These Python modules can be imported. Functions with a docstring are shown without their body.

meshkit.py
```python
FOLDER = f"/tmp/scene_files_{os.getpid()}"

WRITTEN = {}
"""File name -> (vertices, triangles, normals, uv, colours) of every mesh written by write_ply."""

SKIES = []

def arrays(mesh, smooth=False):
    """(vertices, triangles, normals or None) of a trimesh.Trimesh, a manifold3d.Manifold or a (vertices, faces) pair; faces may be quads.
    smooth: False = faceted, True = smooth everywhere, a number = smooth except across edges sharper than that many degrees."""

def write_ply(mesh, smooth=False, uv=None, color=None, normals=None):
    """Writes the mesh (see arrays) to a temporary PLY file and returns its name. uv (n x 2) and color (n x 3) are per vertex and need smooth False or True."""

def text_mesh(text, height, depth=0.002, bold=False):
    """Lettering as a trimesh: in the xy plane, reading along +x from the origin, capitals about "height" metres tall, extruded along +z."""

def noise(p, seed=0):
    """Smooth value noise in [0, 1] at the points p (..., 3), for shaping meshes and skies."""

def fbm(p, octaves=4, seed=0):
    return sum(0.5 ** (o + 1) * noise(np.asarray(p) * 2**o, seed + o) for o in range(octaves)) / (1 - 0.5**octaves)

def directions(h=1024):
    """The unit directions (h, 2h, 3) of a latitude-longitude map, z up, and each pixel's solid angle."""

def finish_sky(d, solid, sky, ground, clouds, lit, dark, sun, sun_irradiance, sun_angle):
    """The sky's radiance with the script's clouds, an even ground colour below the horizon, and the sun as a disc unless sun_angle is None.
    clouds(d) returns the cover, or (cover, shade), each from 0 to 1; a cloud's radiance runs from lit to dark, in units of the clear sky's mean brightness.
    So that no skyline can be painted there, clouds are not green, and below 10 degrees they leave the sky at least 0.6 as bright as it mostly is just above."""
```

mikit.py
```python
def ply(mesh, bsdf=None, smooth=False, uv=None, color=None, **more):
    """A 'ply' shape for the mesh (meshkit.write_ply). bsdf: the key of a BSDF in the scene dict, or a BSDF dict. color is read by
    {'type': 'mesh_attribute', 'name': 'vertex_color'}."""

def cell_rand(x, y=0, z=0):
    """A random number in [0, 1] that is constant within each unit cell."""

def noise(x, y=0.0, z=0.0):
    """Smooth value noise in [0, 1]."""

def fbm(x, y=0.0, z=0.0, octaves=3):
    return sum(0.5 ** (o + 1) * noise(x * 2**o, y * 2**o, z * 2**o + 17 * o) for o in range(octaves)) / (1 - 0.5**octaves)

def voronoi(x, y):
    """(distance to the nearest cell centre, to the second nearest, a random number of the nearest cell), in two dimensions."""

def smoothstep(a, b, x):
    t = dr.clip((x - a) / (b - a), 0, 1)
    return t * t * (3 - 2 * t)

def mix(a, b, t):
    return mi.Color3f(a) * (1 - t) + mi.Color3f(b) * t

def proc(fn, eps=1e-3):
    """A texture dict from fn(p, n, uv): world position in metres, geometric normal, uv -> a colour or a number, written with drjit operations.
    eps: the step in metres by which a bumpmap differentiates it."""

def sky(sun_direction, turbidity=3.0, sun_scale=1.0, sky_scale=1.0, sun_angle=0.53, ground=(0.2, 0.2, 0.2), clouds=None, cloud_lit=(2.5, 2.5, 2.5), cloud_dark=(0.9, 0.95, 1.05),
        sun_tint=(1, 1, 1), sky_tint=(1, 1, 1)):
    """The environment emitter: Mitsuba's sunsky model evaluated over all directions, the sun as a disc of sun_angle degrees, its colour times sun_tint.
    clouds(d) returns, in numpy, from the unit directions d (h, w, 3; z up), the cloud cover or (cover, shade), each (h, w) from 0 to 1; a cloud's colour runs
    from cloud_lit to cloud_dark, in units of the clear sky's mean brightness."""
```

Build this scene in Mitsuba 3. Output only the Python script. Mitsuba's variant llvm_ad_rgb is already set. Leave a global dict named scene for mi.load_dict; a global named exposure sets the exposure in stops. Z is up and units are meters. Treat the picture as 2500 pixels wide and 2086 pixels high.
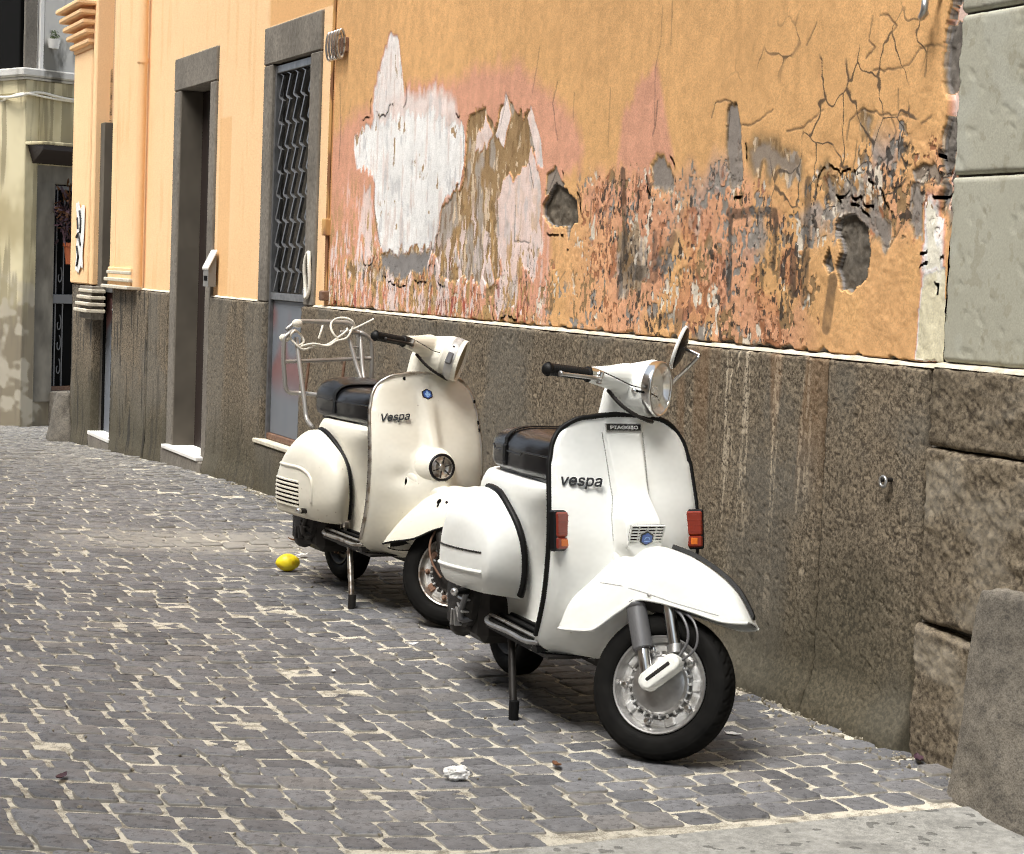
import math
import numpy as np
import trimesh
import manifold3d as m3
import shapely
import shapely.geometry as sg
import drjit as dr
import mitsuba as mi
from scipy.interpolate import PchipInterpolator, CubicSpline, RegularGridInterpolator, griddata
from scipy.ndimage import distance_transform_edt, gaussian_filter
import mikit
import meshkit
from mikit import proc, noise, fbm, voronoi, smoothstep, mix, cell_rand

# ------------------------------------------------------------------ camera, sky, exposure
A3 = np.array
CAM = A3([0.0, 0.0, 1.43])
FWD = A3([0.0, 0.99693221, -0.07826978])
UPV = A3([-0.03996804, 0.07820724, 0.99613562])
scene = {'type': 'scene'}
scene['camera'] = {'type': 'perspective', 'fov': 29.787, 'fov_axis': 'x', 'near_clip': 0.05, 'far_clip': 400.0,
                   'to_world': mi.ScalarTransform4f().look_at(origin=CAM.tolist(), target=(CAM + FWD).tolist(), up=UPV.tolist())}
scene['sky'] = mikit.sky((-0.32, -0.36, 0.88), turbidity=4, sun_scale=0.30, sun_angle=30, clouds=lambda d: 1.0,
                         cloud_lit=(0.37, 0.415, 0.48), sun_tint=(.85, .97, 1.17), cloud_dark=(0.9, 0.95, 1.05))
exposure = 4.0

labels = {}
rng = np.random.default_rng(7)

# ------------------------------------------------------------------ helpers
COUNT = {}


def numbered(key):
    """The key, or the key with _001, _002 ... when it is taken."""
    if key not in COUNT:
        COUNT[key] = 0
        return key
    COUNT[key] += 1
    return f'{key}_{COUNT[key]:03d}'


def add(key, mesh, bsdf, smooth=False, uv=None, label=None, kind=None, exact=False):
    k = key if exact else numbered(key)
    scene[k] = mikit.ply(mesh, bsdf, smooth=smooth, uv=uv)
    if label or kind:
        labels[k] = {}
        if label:
            labels[k]['label'] = label
        if kind:
            labels[k]['kind'] = kind
    return k


def thing(key, label, category, group=None):
    k = numbered(key)
    labels[k] = {'label': label, 'category': category}
    if group:
        labels[k]['group'] = group
    return k


def tm(v, f):
    v, f = np.asarray(v, float), np.asarray(f, int)
    if f.shape[1] == 4:
        f = np.vstack([f[:, [0, 1, 2]], f[:, [0, 2, 3]]])
    return trimesh.Trimesh(v, f, process=False)


def cat(*ms):
    return trimesh.util.concatenate([m for m in ms if m is not None])


def from_manifold(m):
    k = m.to_mesh()
    return trimesh.Trimesh(np.array(k.vert_properties)[:, :3], np.array(k.tri_verts), process=False)


def to_manifold(t):
    return m3.Manifold(m3.Mesh(np.asarray(t.vertices, np.float32), np.asarray(t.faces, np.uint32)))


def gridf(n, m, wu=False, wv=False):
    """Quad faces of an n x m grid of vertices, wrapped along u (rows) or v (columns)."""
    i, j = np.meshgrid(np.arange(n if wu else n - 1), np.arange(m if wv else m - 1), indexing='ij')
    i, j = i.ravel(), j.ravel()
    i2, j2 = (i + 1) % n, (j + 1) % m
    return np.stack([i * m + j, i * m + j2, i2 * m + j2, i2 * m + j], 1)


def grid(P, wu=False, wv=False):
    n, m = P.shape[:2]
    return tm(P.reshape(-1, 3), gridf(n, m, wu, wv))


def gnormals(P, wv=False):
    if wv:
        du = np.gradient(P, axis=0)
        dv = (np.roll(P, -1, 1) - np.roll(P, 1, 1))
    else:
        du, dv = np.gradient(P, axis=0), np.gradient(P, axis=1)
    n = np.cross(du, dv)
    return n / (np.linalg.norm(n, axis=-1, keepdims=True) + 1e-12)


def sheet(P, t, out=None):
    """A closed sheet: the grid P, and the same grid moved by -t along its normals (which are turned to the side of out), joined round the border."""
    if out is not None and gnormals(P)[P.shape[0] // 2, P.shape[1] // 2] @ np.asarray(out, float) < 0:
        P = P[:, ::-1]
    n, m = P.shape[:2]
    Q = P - gnormals(P) * t
    V = np.vstack([P.reshape(-1, 3), Q.reshape(-1, 3)])
    f = gridf(n, m)
    b = np.r_[np.arange(m), np.arange(1, n) * m + m - 1, (n - 1) * m + np.arange(m - 2, -1, -1), np.arange(n - 2, 0, -1) * m]
    b2 = np.roll(b, -1)
    side = np.stack([b, b + n * m, b2 + n * m, b2], 1)
    return tm(V, np.vstack([f, f[:, ::-1] + n * m, side]))


def loft(loops, caps=True):
    """loops: (n, m, 3) closed rings."""
    P = np.asarray(loops, float)
    n, m = P.shape[:2]
    f = gridf(n, m, wv=True)
    f = np.vstack([f[:, [0, 1, 2]], f[:, [0, 2, 3]]])
    V = P.reshape(-1, 3)
    if caps:
        c0, c1 = n * m, n * m + 1
        V = np.vstack([V, P[0].mean(0), P[-1].mean(0)])
        j = np.arange(m)
        j2 = (j + 1) % m
        f = np.vstack([f, np.stack([np.full(m, c0), j2, j], 1), np.stack([np.full(m, c1), (n - 1) * m + j, (n - 1) * m + j2], 1)])
    t = trimesh.Trimesh(V, f, process=False)
    if caps and t.volume < 0:
        t.invert()
    return t


def spline(pts, n=40, closed=False):
    p = np.asarray(pts, float)
    if closed:
        p = np.vstack([p, p[:1]])
    d = np.r_[0, np.cumsum(np.linalg.norm(np.diff(p, axis=0), axis=1))]
    if len(p) < 3:
        return np.stack([np.interp(np.linspace(0, d[-1], n), d, p[:, k]) for k in range(p.shape[1])], 1)
    cs = CubicSpline(d, p, bc_type='periodic' if closed else 'natural')
    t = np.linspace(0, d[-1], n, endpoint=not closed)
    return cs(t)


def tube(path, r, n=10, closed=False, flat=None):
    """A round tube along the path; r a number or one per point."""
    p = np.asarray(path, float)
    r = np.broadcast_to(np.asarray(r, float), (len(p),))
    if closed:
        t = np.roll(p, -1, 0) - np.roll(p, 1, 0)
    else:
        t = np.gradient(p, axis=0)
    t /= np.linalg.norm(t, axis=1, keepdims=True) + 1e-12
    a = np.cross(t[0], [0.31, 0.17, 0.93])
    a /= np.linalg.norm(a)
    rings = []
    ang = np.linspace(0, 2 * np.pi, n, endpoint=False)
    for k in range(len(p)):
        a = a - t[k] * (a @ t[k])
        a /= np.linalg.norm(a)
        b = np.cross(t[k], a)
        rings.append(p[k] + r[k] * (np.cos(ang)[:, None] * a + np.sin(ang)[:, None] * b))
    P = np.asarray(rings)
    if closed:
        return grid(np.concatenate([P, P[:1]]), wv=True)
    return loft(P)


def rod(a, b, r, r2=None, n=14):
    return tube(np.array([a, b], float), [r, r if r2 is None else r2], n)


def lathe(prof, n=48, axis='y', centre=(0, 0, 0), closed=False):
    """Profile points (radius, height) turned about an axis through centre."""
    pr = np.asarray(prof, float)
    th = np.linspace(0, 2 * np.pi, n, endpoint=False)
    c, s = np.cos(th), np.sin(th)
    R, Hh = pr[:, 0][:, None], np.broadcast_to(pr[:, 1][:, None], (len(pr), n))
    if axis == 'y':
        P = np.stack([R * c, Hh, R * s], -1)
    elif axis == 'x':
        P = np.stack([Hh, R * c, R * s], -1)
    else:
        P = np.stack([R * c, R * s, Hh], -1)
    P = P + np.asarray(centre, float)
    if closed:
        P = np.concatenate([P, P[:1]])
    return grid(P, wv=True)


def cbox(x0, x1, y0, y1, z0, z1, c=0.004):
    """A box with chamfered edges."""
    c = min(c, (x1 - x0) * .45, (y1 - y0) * .45, (z1 - z0) * .45)
    pts = []
    for a, ca in ((x0, c), (x1, -c)):
        for b, cb in ((y0, c), (y1, -c)):
            for d, cd in ((z0, c), (z1, -c)):
                pts += [(a, b + cb, d + cd), (a + ca, b, d + cd), (a + ca, b + cb, d)]
    return trimesh.convex.convex_hull(np.array(pts))


def hull_spheres(items, n=20):
    ms = [m3.Manifold.sphere(r, n).translate(list(map(float, p))) for p, r in items]
    return m3.Manifold.batch_hull(ms)


def blob(hulls, size=0.012, it=12, lam=0.5):
    m = hulls[0]
    for h in hulls[1:]:
        m = m + h
    t = from_manifold(m.refine_to_length(size))
    t.merge_vertices()
    trimesh.smoothing.filter_taubin(t, lamb=lam, nu=lam + .03, iterations=it)
    return t


def xf(mesh, M):
    t = mesh.copy() if isinstance(mesh, trimesh.Trimesh) else mesh
    t.apply_transform(M)
    return t


def mat(R=None, t=(0, 0, 0)):
    M = np.eye(4)
    if R is not None:
        M[:3, :3] = R
    M[:3, 3] = t
    return M


def align(z, x=None):
    """Rotation whose third column is z (and whose first is near x)."""
    z = np.asarray(z, float) / np.linalg.norm(z)
    x = np.asarray(x if x is not None else ([1, 0, 0] if abs(z[0]) < .9 else [0, 1, 0]), float)
    x = x - z * (x @ z)
    x /= np.linalg.norm(x)
    return np.stack([x, np.cross(z, x), z], 1)


def extrude(poly, h):
    ps = getattr(poly, 'geoms', [poly])
    return cat(*[trimesh.creation.extrude_polygon(g, h, engine='earcut') for g in ps if g.area > 1e-9])


# wall coordinates: s along the street (0 at the corner between the ochre and the pale house, growing up the street), off towards the street, z up
WO = A3([1.30465061, 5.91950748, 0.0])
WT = A3([-0.40954857, 0.91228831, 0.0])
WN = A3([-0.91228831, -0.40954857, 0.0])
WM = mat(np.stack([WT, WN, [0, 0, 1.0]], 1), WO)


def w2(s, off, z):
    s, off, z = np.broadcast_arrays(np.asarray(s, float), np.asarray(off, float), np.asarray(z, float))
    return WO + s[..., None] * WT + off[..., None] * WN + z[..., None] * A3([0, 0, 1.0])


def wbox(s0, s1, o0, o1, z0, z1, c=0.006):
    t = xf(cbox(s0, s1, o0, o1, z0, z1, c), WM)
    if t.volume < 0:
        t.invert()
    return t


def zg(s):
    """Ground height: the street falls gently away up the street."""
    return -0.05 * 0.6 * np.log1p(np.exp((np.asarray(s, float) - 7.6) / 0.6))


def wmesh(t):
    t = xf(t, WM)
    if t.is_watertight and t.volume < 0:
        t.invert()
    return t


# ------------------------------------------------------------------ materials
def rgb(*c):
    return {'type': 'rgb', 'value': list(map(float, c))}


def pr(color, rough=0.5, metal=0.0, spec=0.5, coat=0.0, coat_gloss=0.9, two=True):
    d = {'type': 'principled', 'base_color': rgb(*color) if isinstance(color, tuple) else color, 'roughness': rough, 'metallic': metal, 'specular': spec}
    if coat:
        d['clearcoat'] = coat
        d['clearcoat_gloss'] = coat_gloss
    return {'type': 'twosided', 'bsdf': d} if two else d


def bumped(d, fn, scale=1.0, eps=2e-3):
    return {'type': 'twosided', 'bsdf': {'type': 'bumpmap', 'arbitrary': proc(fn, eps), 'scale': scale, 'bsdf': d['bsdf'] if d['type'] == 'twosided' else d}}


def wallst(p):
    """World point -> (s, off, z) in drjit."""
    x, y = p.x - float(WO[0]), p.y - float(WO[1])
    return x * float(WT[0]) + y * float(WT[1]), x * float(WN[0]) + y * float(WN[1]), p.z


PAL = [(-3, (.105, .090, .070)), (-2, (.225, .212, .205)), (-1, (.29, .19, .095)), (0, (.60, .35, .155)), (1, (.58, .30, .20)), (2, (.64, .50, .45)), (3, (.74, .735, .72)), (4, (.60, .555, .40))]


def ramp(u):
    c = mi.Color3f(*PAL[0][1])
    for (a, ca), (b, cb) in zip(PAL, PAL[1:]):
        t = dr.clip((u - a) / (b - a), 0, 1)
        c = c * (1 - t) + mi.Color3f(*cb) * t
    return c


def flakes(s, z):
    """Where the paint has flaked: how rough the zone is, and the flake field (low = broken away)."""
    n = fbm(s * 2.3, 3.0, 1.0, 3)
    edge = 1.80 + .36 * (n - .5) + .20 * smoothstep(1.2, .1, s) + .10 * (fbm(s * 11, z * 8, 2.0, 2) - .5)
    calm = smoothstep(.80, .50, s + .5 * (n - .5)) * smoothstep(1.72, 1.55, z)
    rough = smoothstep(-.06, .12, edge - z) * smoothstep(3.05, 2.2, s + .6 * (n - .5)) * (1 - .88 * calm)
    rough = dr.maximum(rough, .55 * smoothstep(1.62, 1.35, z + .3 * (n - .5)) * smoothstep(2.2, 2.9, s))
    f = .40 * fbm(s * 17, z * 10, 3.0, 3) + .60 * fbm(s * 66, z * 40, 5.0, 3)
    return rough, f


def painted_color(p, n, uv):
    s, o, z = wallst(p)
    u = uv.x
    rough, f = flakes(s, z)
    lev = .36 + .098 * rough
    gone = smoothstep(.004, -.004, f - lev) * smoothstep(.12, .3, rough)
    mid = fbm(s * 30, z * 24, 5.0, 3)
    sel, sel2 = fbm(s * 5.5, z * 4.2, 13.0, 3), fbm(s * 8, z * 6, 23.0, 3)
    grit = noise(s * 260, z * 260, o * 260)
    streak = fbm(s * 22, z * 2.2, 9.0, 3)
    greyzone = smoothstep(1.48, 1.62, z) * smoothstep(1.9, 1.3, s)
    rustzone = smoothstep(.65, .9, s) * smoothstep(2.3, 1.9, s) * smoothstep(1.80, 1.66, z) * smoothstep(1.22, 1.34, z)
    # flaked-off places: brown scratch coat, blue grey cement, rusty red or an off-white skim
    under = mix((.27, .17, .085), (.25, .225, .20), smoothstep(.50, .58, sel + .12 * greyzone))
    under = mix(under, mi.Color3f(.36, .15, .075), smoothstep(.54, .62, sel2 + .07 * rustzone) * .85)
    under = mix(under, mi.Color3f(.62, .55, .45), smoothstep(.60, .66, fbm(s * 13, z * 8, 33.0, 3)))
    c = ramp(u)
    # broad tints that lie in the coat itself
    c = mix(c, mi.Color3f(.50, .235, .125), rustzone * smoothstep(.42, .62, sel2) * .75 * smoothstep(1.2, .6, dr.abs(u)))
    c = mix(c, mi.Color3f(.58, .30, .19), smoothstep(.42, .60, fbm(s * 3.1, z * 2.6, 41.0, 3)) * rough * .75 * smoothstep(1.2, .6, dr.abs(u)))
    c = mix(c, mi.Color3f(.275, .26, .255), greyzone * rough * smoothstep(.50, .60, sel) * .85 * smoothstep(1.2, .6, dr.abs(u)))
    can = smoothstep(-1.9, -1.4, u) * smoothstep(2.9, 2.5, u)
    c = mix(c, under, gone * can)
    lip = dr.exp(-dr.square((f - lev - .005) / .0085)) * smoothstep(.2, .6, rough) * smoothstep(.34, .54, fbm(s * 24, z * 15, 55.0, 2))  # thin shadow lines painted into the colour along the flake edges
    # small black chips and a net of cracks where the coat has lifted
    fleck = smoothstep(.635, .655, .45 * fbm(s * 27, z * 15, 111.0, 3) + .55 * fbm(s * 80, z * 42, 113.0, 2)) * smoothstep(.35, .7, rough) * can
    wx, wz = .10 * (fbm(s * 9, z * 9, 121.0, 3) - .5), .14 * (fbm(s * 9, z * 9, 123.0, 3) - .5)
    v1, v2, vr = voronoi((s + wx) * 6.5, (z + wz) * 5.0)
    net = smoothstep(.055, .015, v2 - v1) * smoothstep(1.5, .9, s) * smoothstep(1.55, 1.7, z) * smoothstep(.47, .56, fbm(s * 4, z * 3.4, 131.0, 3)) * can
    net = net * smoothstep(2.45, 2.2, z)
    crack = dr.maximum(fleck * .9, net * .85)
    # rubbed vertical rags of older coats low down on the left
    low = smoothstep(1.95, 1.55, z + .4 * (sel - .5)) * smoothstep(2.75, 3.15, s)
    rag = .5 * fbm(s * 17, z * 3.4, 61.0, 3) + .5 * fbm(s * 48, z * 15, 63.0, 3)
    ok = smoothstep(-1.6, -1.2, u) * smoothstep(2.6, 2.3, u)
    c = mix(c, mi.Color3f(.66, .54, .50), smoothstep(.570, .580, rag) * low * ok)
    c = mix(c, mi.Color3f(.40, .255, .115), smoothstep(.435, .425, rag) * low * ok)
    c = mix(c, mi.Color3f(.34, .06, .045), smoothstep(.68, .72, .7 * fbm(s * 17, z * 2.4, 71.0, 3) + .3 * noise(s * 70, z * 14, 3.0)) * .8 * smoothstep(1.5, 1.28, z) * low * ok)
    # mottling of the bared brown coat and dragged streaks in the white
    c = mix(c, mi.Color3f(.36, .25, .15), smoothstep(2.5, 2.8, u) * smoothstep(3.4, 3.2, u) * smoothstep(.672, .684, .55 * fbm(s * 30, z * 15, 97.0, 3) + .45 * fbm(s * 8, z * 5, 98.0, 2)))
    brown = smoothstep(-.5, -.8, u) * smoothstep(-1.6, -1.3, u)
    c = mix(c, mi.Color3f(.36, .33, .30), brown * smoothstep(.52, .60, fbm(s * 9, z * 4, 81.0, 3)) * .7)
    c = mix(c, mi.Color3f(.58, .46, .33), brown * smoothstep(.60, .62, .4 * fbm(s * 20, z * 4, 82.0, 3) + .6 * fbm(s * 46, z * 17, 83.0, 3)) * .9)
    c = mix(c, mi.Color3f(.17, .105, .05), brown * smoothstep(.42, .37, fbm(s * 34, z * 12, 85.0, 3)) * .6)
    white = smoothstep(1.6, 2.2, u) * smoothstep(3.5, 3.2, u)
    c = mix(c, mi.Color3f(.56, .40, .33), white * smoothstep(.60, .68, fbm(s * 30, z * 5.5, 91.0, 4)) * .4)
    c = mix(c, mi.Color3f(.42, .42, .43), white * smoothstep(.62, .70, fbm(s * 22, z * 8, 93.0, 4)) * .5)
    big = fbm(s * 1.3, z * 1.1, 3.0, 3)
    k = (0.82 + 0.36 * big) * (0.93 + 0.14 * streak) * (0.84 + 0.32 * grit) * (0.86 + 0.28 * mid)
    hole = smoothstep(-2.3, -2.7, u)
    k = k * (1 - hole + hole * (.35 + 1.3 * fbm(s * 38, z * 38, o * 38, 3)))
    c = c * k
    dirt = dr.clip(uv.y, 0, 1)
    rust = dr.clip(-uv.y, 0, 1)
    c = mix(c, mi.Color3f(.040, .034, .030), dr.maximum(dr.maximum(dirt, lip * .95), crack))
    return mix(c, mi.Color3f(.28, .085, .040), rust * (0.6 + 0.4 * grit))


def painted_bump(p, n, uv):
    s, o, z = wallst(p)
    rough, f = flakes(s, z)
    lev = .36 + .098 * rough
    gone = smoothstep(.010, -.006, f - lev) * smoothstep(.12, .3, rough)
    return -.0030 * gone + .0022 * rough * (f - .5) + .0009 * fbm(s * 130, z * 130, o * 130, 2) + .0010 * fbm(s * 24, z * 18, 7.0, 2)


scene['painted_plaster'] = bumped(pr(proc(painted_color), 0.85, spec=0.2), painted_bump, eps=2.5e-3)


def ochre_color(p, n, uv):
    s, o, z = wallst(p)
    big = fbm(s * .9, z * .8, 2.0, 3)
    streak = fbm(s * 9, z * 1.6, 4.0, 4)
    grit = noise(s * 200, z * 200, o * 200)
    low = smoothstep(2.0, 1.2, z + 0.5 * streak)
    c = mix((.77, .51, .275), (.82, .565, .33), big)
    c = mix(c, (.64, .38, .17), smoothstep(.56, .78, streak) * .35 + low * .25)
    c = mix(c, mi.Color3f(.66, .385, .165), smoothstep(8.36, 8.34, s) * smoothstep(8.05, 8.07, s) * smoothstep(2.45, 2.43, z) * .55)
    c = mix(c, mi.Color3f(.62, .345, .14), smoothstep(7.26, 7.20, s + .05 * (streak - .5)) * smoothstep(2.955, 2.965, z) * .8)
    return c * (0.90 + 0.20 * grit)


scene['ochre_plaster'] = pr(proc(ochre_color), 0.85, spec=0.2)


def plinth_color(p, n, uv):
    s, o, z = wallst(p)
    q = s * 1.0
    a = fbm(q * 115, z * 115, o * 115, 3)
    b = fbm(q * 2.2, z * 2.0, 1.0, 3)
    v = fbm(q * 30, z * 1.6, 7.0, 2)
    grit = noise(q * 330, z * 330, o * 330)
    c = mix((.044, .035, .025), (.205, .167, .118), smoothstep(.30, .72, a * .75 + .25 * grit))
    c = mix(c, mi.Color3f(.085, .082, .072), smoothstep(.45, .65, b) * .5)
    c = mix(c, mi.Color3f(.050, .046, .030), smoothstep(.72, .10, z + .5 * (b - .3)) * .7)
    lime = smoothstep(.57, .66, fbm(q * 24, z * .8, 2.0, 3)) * smoothstep(.35, 1.0, z + .5 * v) * smoothstep(.3, .55, a) * smoothstep(.58, .72, s) * smoothstep(1.45, 1.2, s)
    lime = lime * smoothstep(.40, .56, fbm(q * 55, z * 13, 5.0, 3)) * (.55 + .45 * smoothstep(.5, 1.15, z))
    c = mix(c, mi.Color3f(.38, .325, .245), lime * .85 * uv.x)
    c = mix(c, mi.Color3f(.17, .095, .045), smoothstep(.52, .66, fbm(q * 9, z * .7, 8.0, 2)) * smoothstep(.6, 1.1, z) * smoothstep(2.3, 1.6, s) * uv.x * .4)
    grime = smoothstep(.58, .70, fbm(q * 24, z * 2.6, 12.0, 3)) * uv.y
    c = mix(c, mi.Color3f(.028, .026, .022), grime * .9)
    return c * (0.95 + 0.45 * b)


scene['plinth_stone'] = pr(proc(plinth_color), 0.8, spec=0.25)


def surround_color(p, n, uv):
    s, o, z = wallst(p)
    a = fbm(s * 60, z * 60, o * 60, 3)
    b = fbm(s * 5, z * 3, o * 5, 3)
    return mix((.100, .088, .074), (.225, .205, .175), a) * (.7 + .6 * b)


scene['surround_stone'] = pr(proc(surround_color), 0.8, spec=0.25)


def pale_color(p, n, uv):
    s, o, z = wallst(p)
    a = fbm(s * 2.0, z * 2.2, 8.0, 4)
    g = noise(s * 240, z * 240, o * 240)
    m = fbm(s * 36, z * 28, 3.0, 3)
    c = mix((.325, .318, .255), (.41, .405, .335), a)
    c = mix(c, mi.Color3f(.24, .22, .16), smoothstep(.60, .74, m) * .4)
    c = mix(c, mi.Color3f(.42, .43, .38), smoothstep(.62, .70, fbm(s * 9, z * 7, 21.0, 2)) * .3)
    return c * (.88 + .24 * g)


scene['pale_plaster'] = pr(proc(pale_color), 0.85, spec=0.2)


def block_color(p, n, uv):
    s, o, z = wallst(p)
    a = fbm(s * 85, z * 95, o * 85, 3)
    b = fbm(s * 3, z * 9, 3.0, 3)
    g = noise(s * 300, z * 300, o * 300)
    c = mix((.040, .031, .022), (.215, .175, .122), smoothstep(.2, .8, a * .75 + .25 * g))
    c = mix(c, mi.Color3f(.27, .245, .20), smoothstep(.6, .8, b) * .35)
    return c * (.75 + .5 * b)


scene['block_stone'] = pr(proc(block_color), 0.8, spec=0.25)


def guard_color(p, n, uv):
    a = fbm(p.x * 26, p.y * 26, p.z * 26, 4)
    b = fbm(p.x * 4, p.y * 4, p.z * 4, 2)
    g = noise(p.x * 280, p.y * 280, p.z * 280)
    f = fbm(p.x * 110, p.y * 110, p.z * 110, 3)
    return mix((.055, .050, .043), (.20, .178, .145), smoothstep(.2, .8, a * .35 + .3 * g + .35 * f)) * (.7 + .6 * b)


scene['guard_stone'] = pr(proc(guard_color), 0.75, spec=0.3)


def cobble_color(p, n, uv):
    a = fbm(p.x * 45, p.y * 45, p.z * 20, 3)
    g = noise(p.x * 300, p.y * 300, p.z * 300)
    b = fbm(p.x * .9, p.y * .9, 2.0, 3)
    c = mix((.098, .098, .103), (.176, .176, .184), uv.x)
    c = mix(c, mi.Color3f(.150, .136, .122), smoothstep(.85, .97, uv.x) * .5)
    chip = smoothstep(.62, .70, fbm(p.x * 75, p.y * 75, 8.0, 3))
    c = c * (.64 + .46 * a + .22 * g) * (.78 + .44 * b) * (1 - .28 * chip)
    s, o, z = wallst(p)
    far_pale = dr.maximum(smoothstep(5.0, 10.0, s) * smoothstep(2.0, .4, o + 1.2 * (b - .5)) * smoothstep(.35, .65, a), .45 * smoothstep(2.5, 9.0, s) * smoothstep(.4, .62, a))  # paler near the wall and further up the street
    spill = smoothstep(1.0, .2, dr.sqrt(dr.square((p.x + 1.5) / 1.1) + dr.square((p.y - 9.9) / .55)) + 1.1 * (a - .5) + .6 * (b - .5))
    dust_and_pale = dr.maximum(smoothstep(.50, .85, uv.y + .35 * (a - .5)) * .55, dr.maximum(far_pale, spill * .85) * .8)
    return mix(c, mi.Color3f(.33, .31, .27), dust_and_pale)


def cobble_bump(p, n, uv):
    return .0022 * fbm(p.x * 34, p.y * 34, p.z * 34, 3) + .0007 * noise(p.x * 170, p.y * 170, p.z * 170) - .0016 * smoothstep(.62, .70, fbm(p.x * 75, p.y * 75, 8.0, 3))


scene['cobble_stone'] = bumped(pr(proc(cobble_color), 0.52, spec=0.4), cobble_bump, eps=3e-3)


def mortar_color(p, n, uv):
    a = fbm(p.x * 30, p.y * 30, 1.0, 4)
    g = noise(p.x * 330, p.y * 330, p.z * 330)
    b = fbm(p.x * .8, p.y * .8, 4.0, 2)
    c = mix((.20, .18, .145), (.52, .485, .40), smoothstep(.25, .65, a * .7 + g * .3))
    return c * (.78 + .30 * b)


scene['joint_sand'] = pr(proc(mortar_color), 0.9, spec=0.2)


def slab_color(p, n, uv):
    a = fbm(p.x * 7, p.y * 7, 1.0, 4)
    g = noise(p.x * 320, p.y * 320, p.z * 320)
    m = fbm(p.x * 60, p.y * 60, 1.0, 2)
    st = smoothstep(.56, .68, fbm(p.x * 3.2, p.y * 5.5, 6.0, 4))
    sp = smoothstep(.74, .78, fbm(p.x * 26, p.y * 26, 9.0, 2))
    c = mix((.14, .138, .128), (.36, .355, .33), a * .45 + .55 * g)
    return c * (.75 + .5 * m) * (1 - .28 * st) * (1 - .5 * sp)


scene['slab_stone'] = pr(proc(slab_color), 0.7, spec=0.3)


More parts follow.
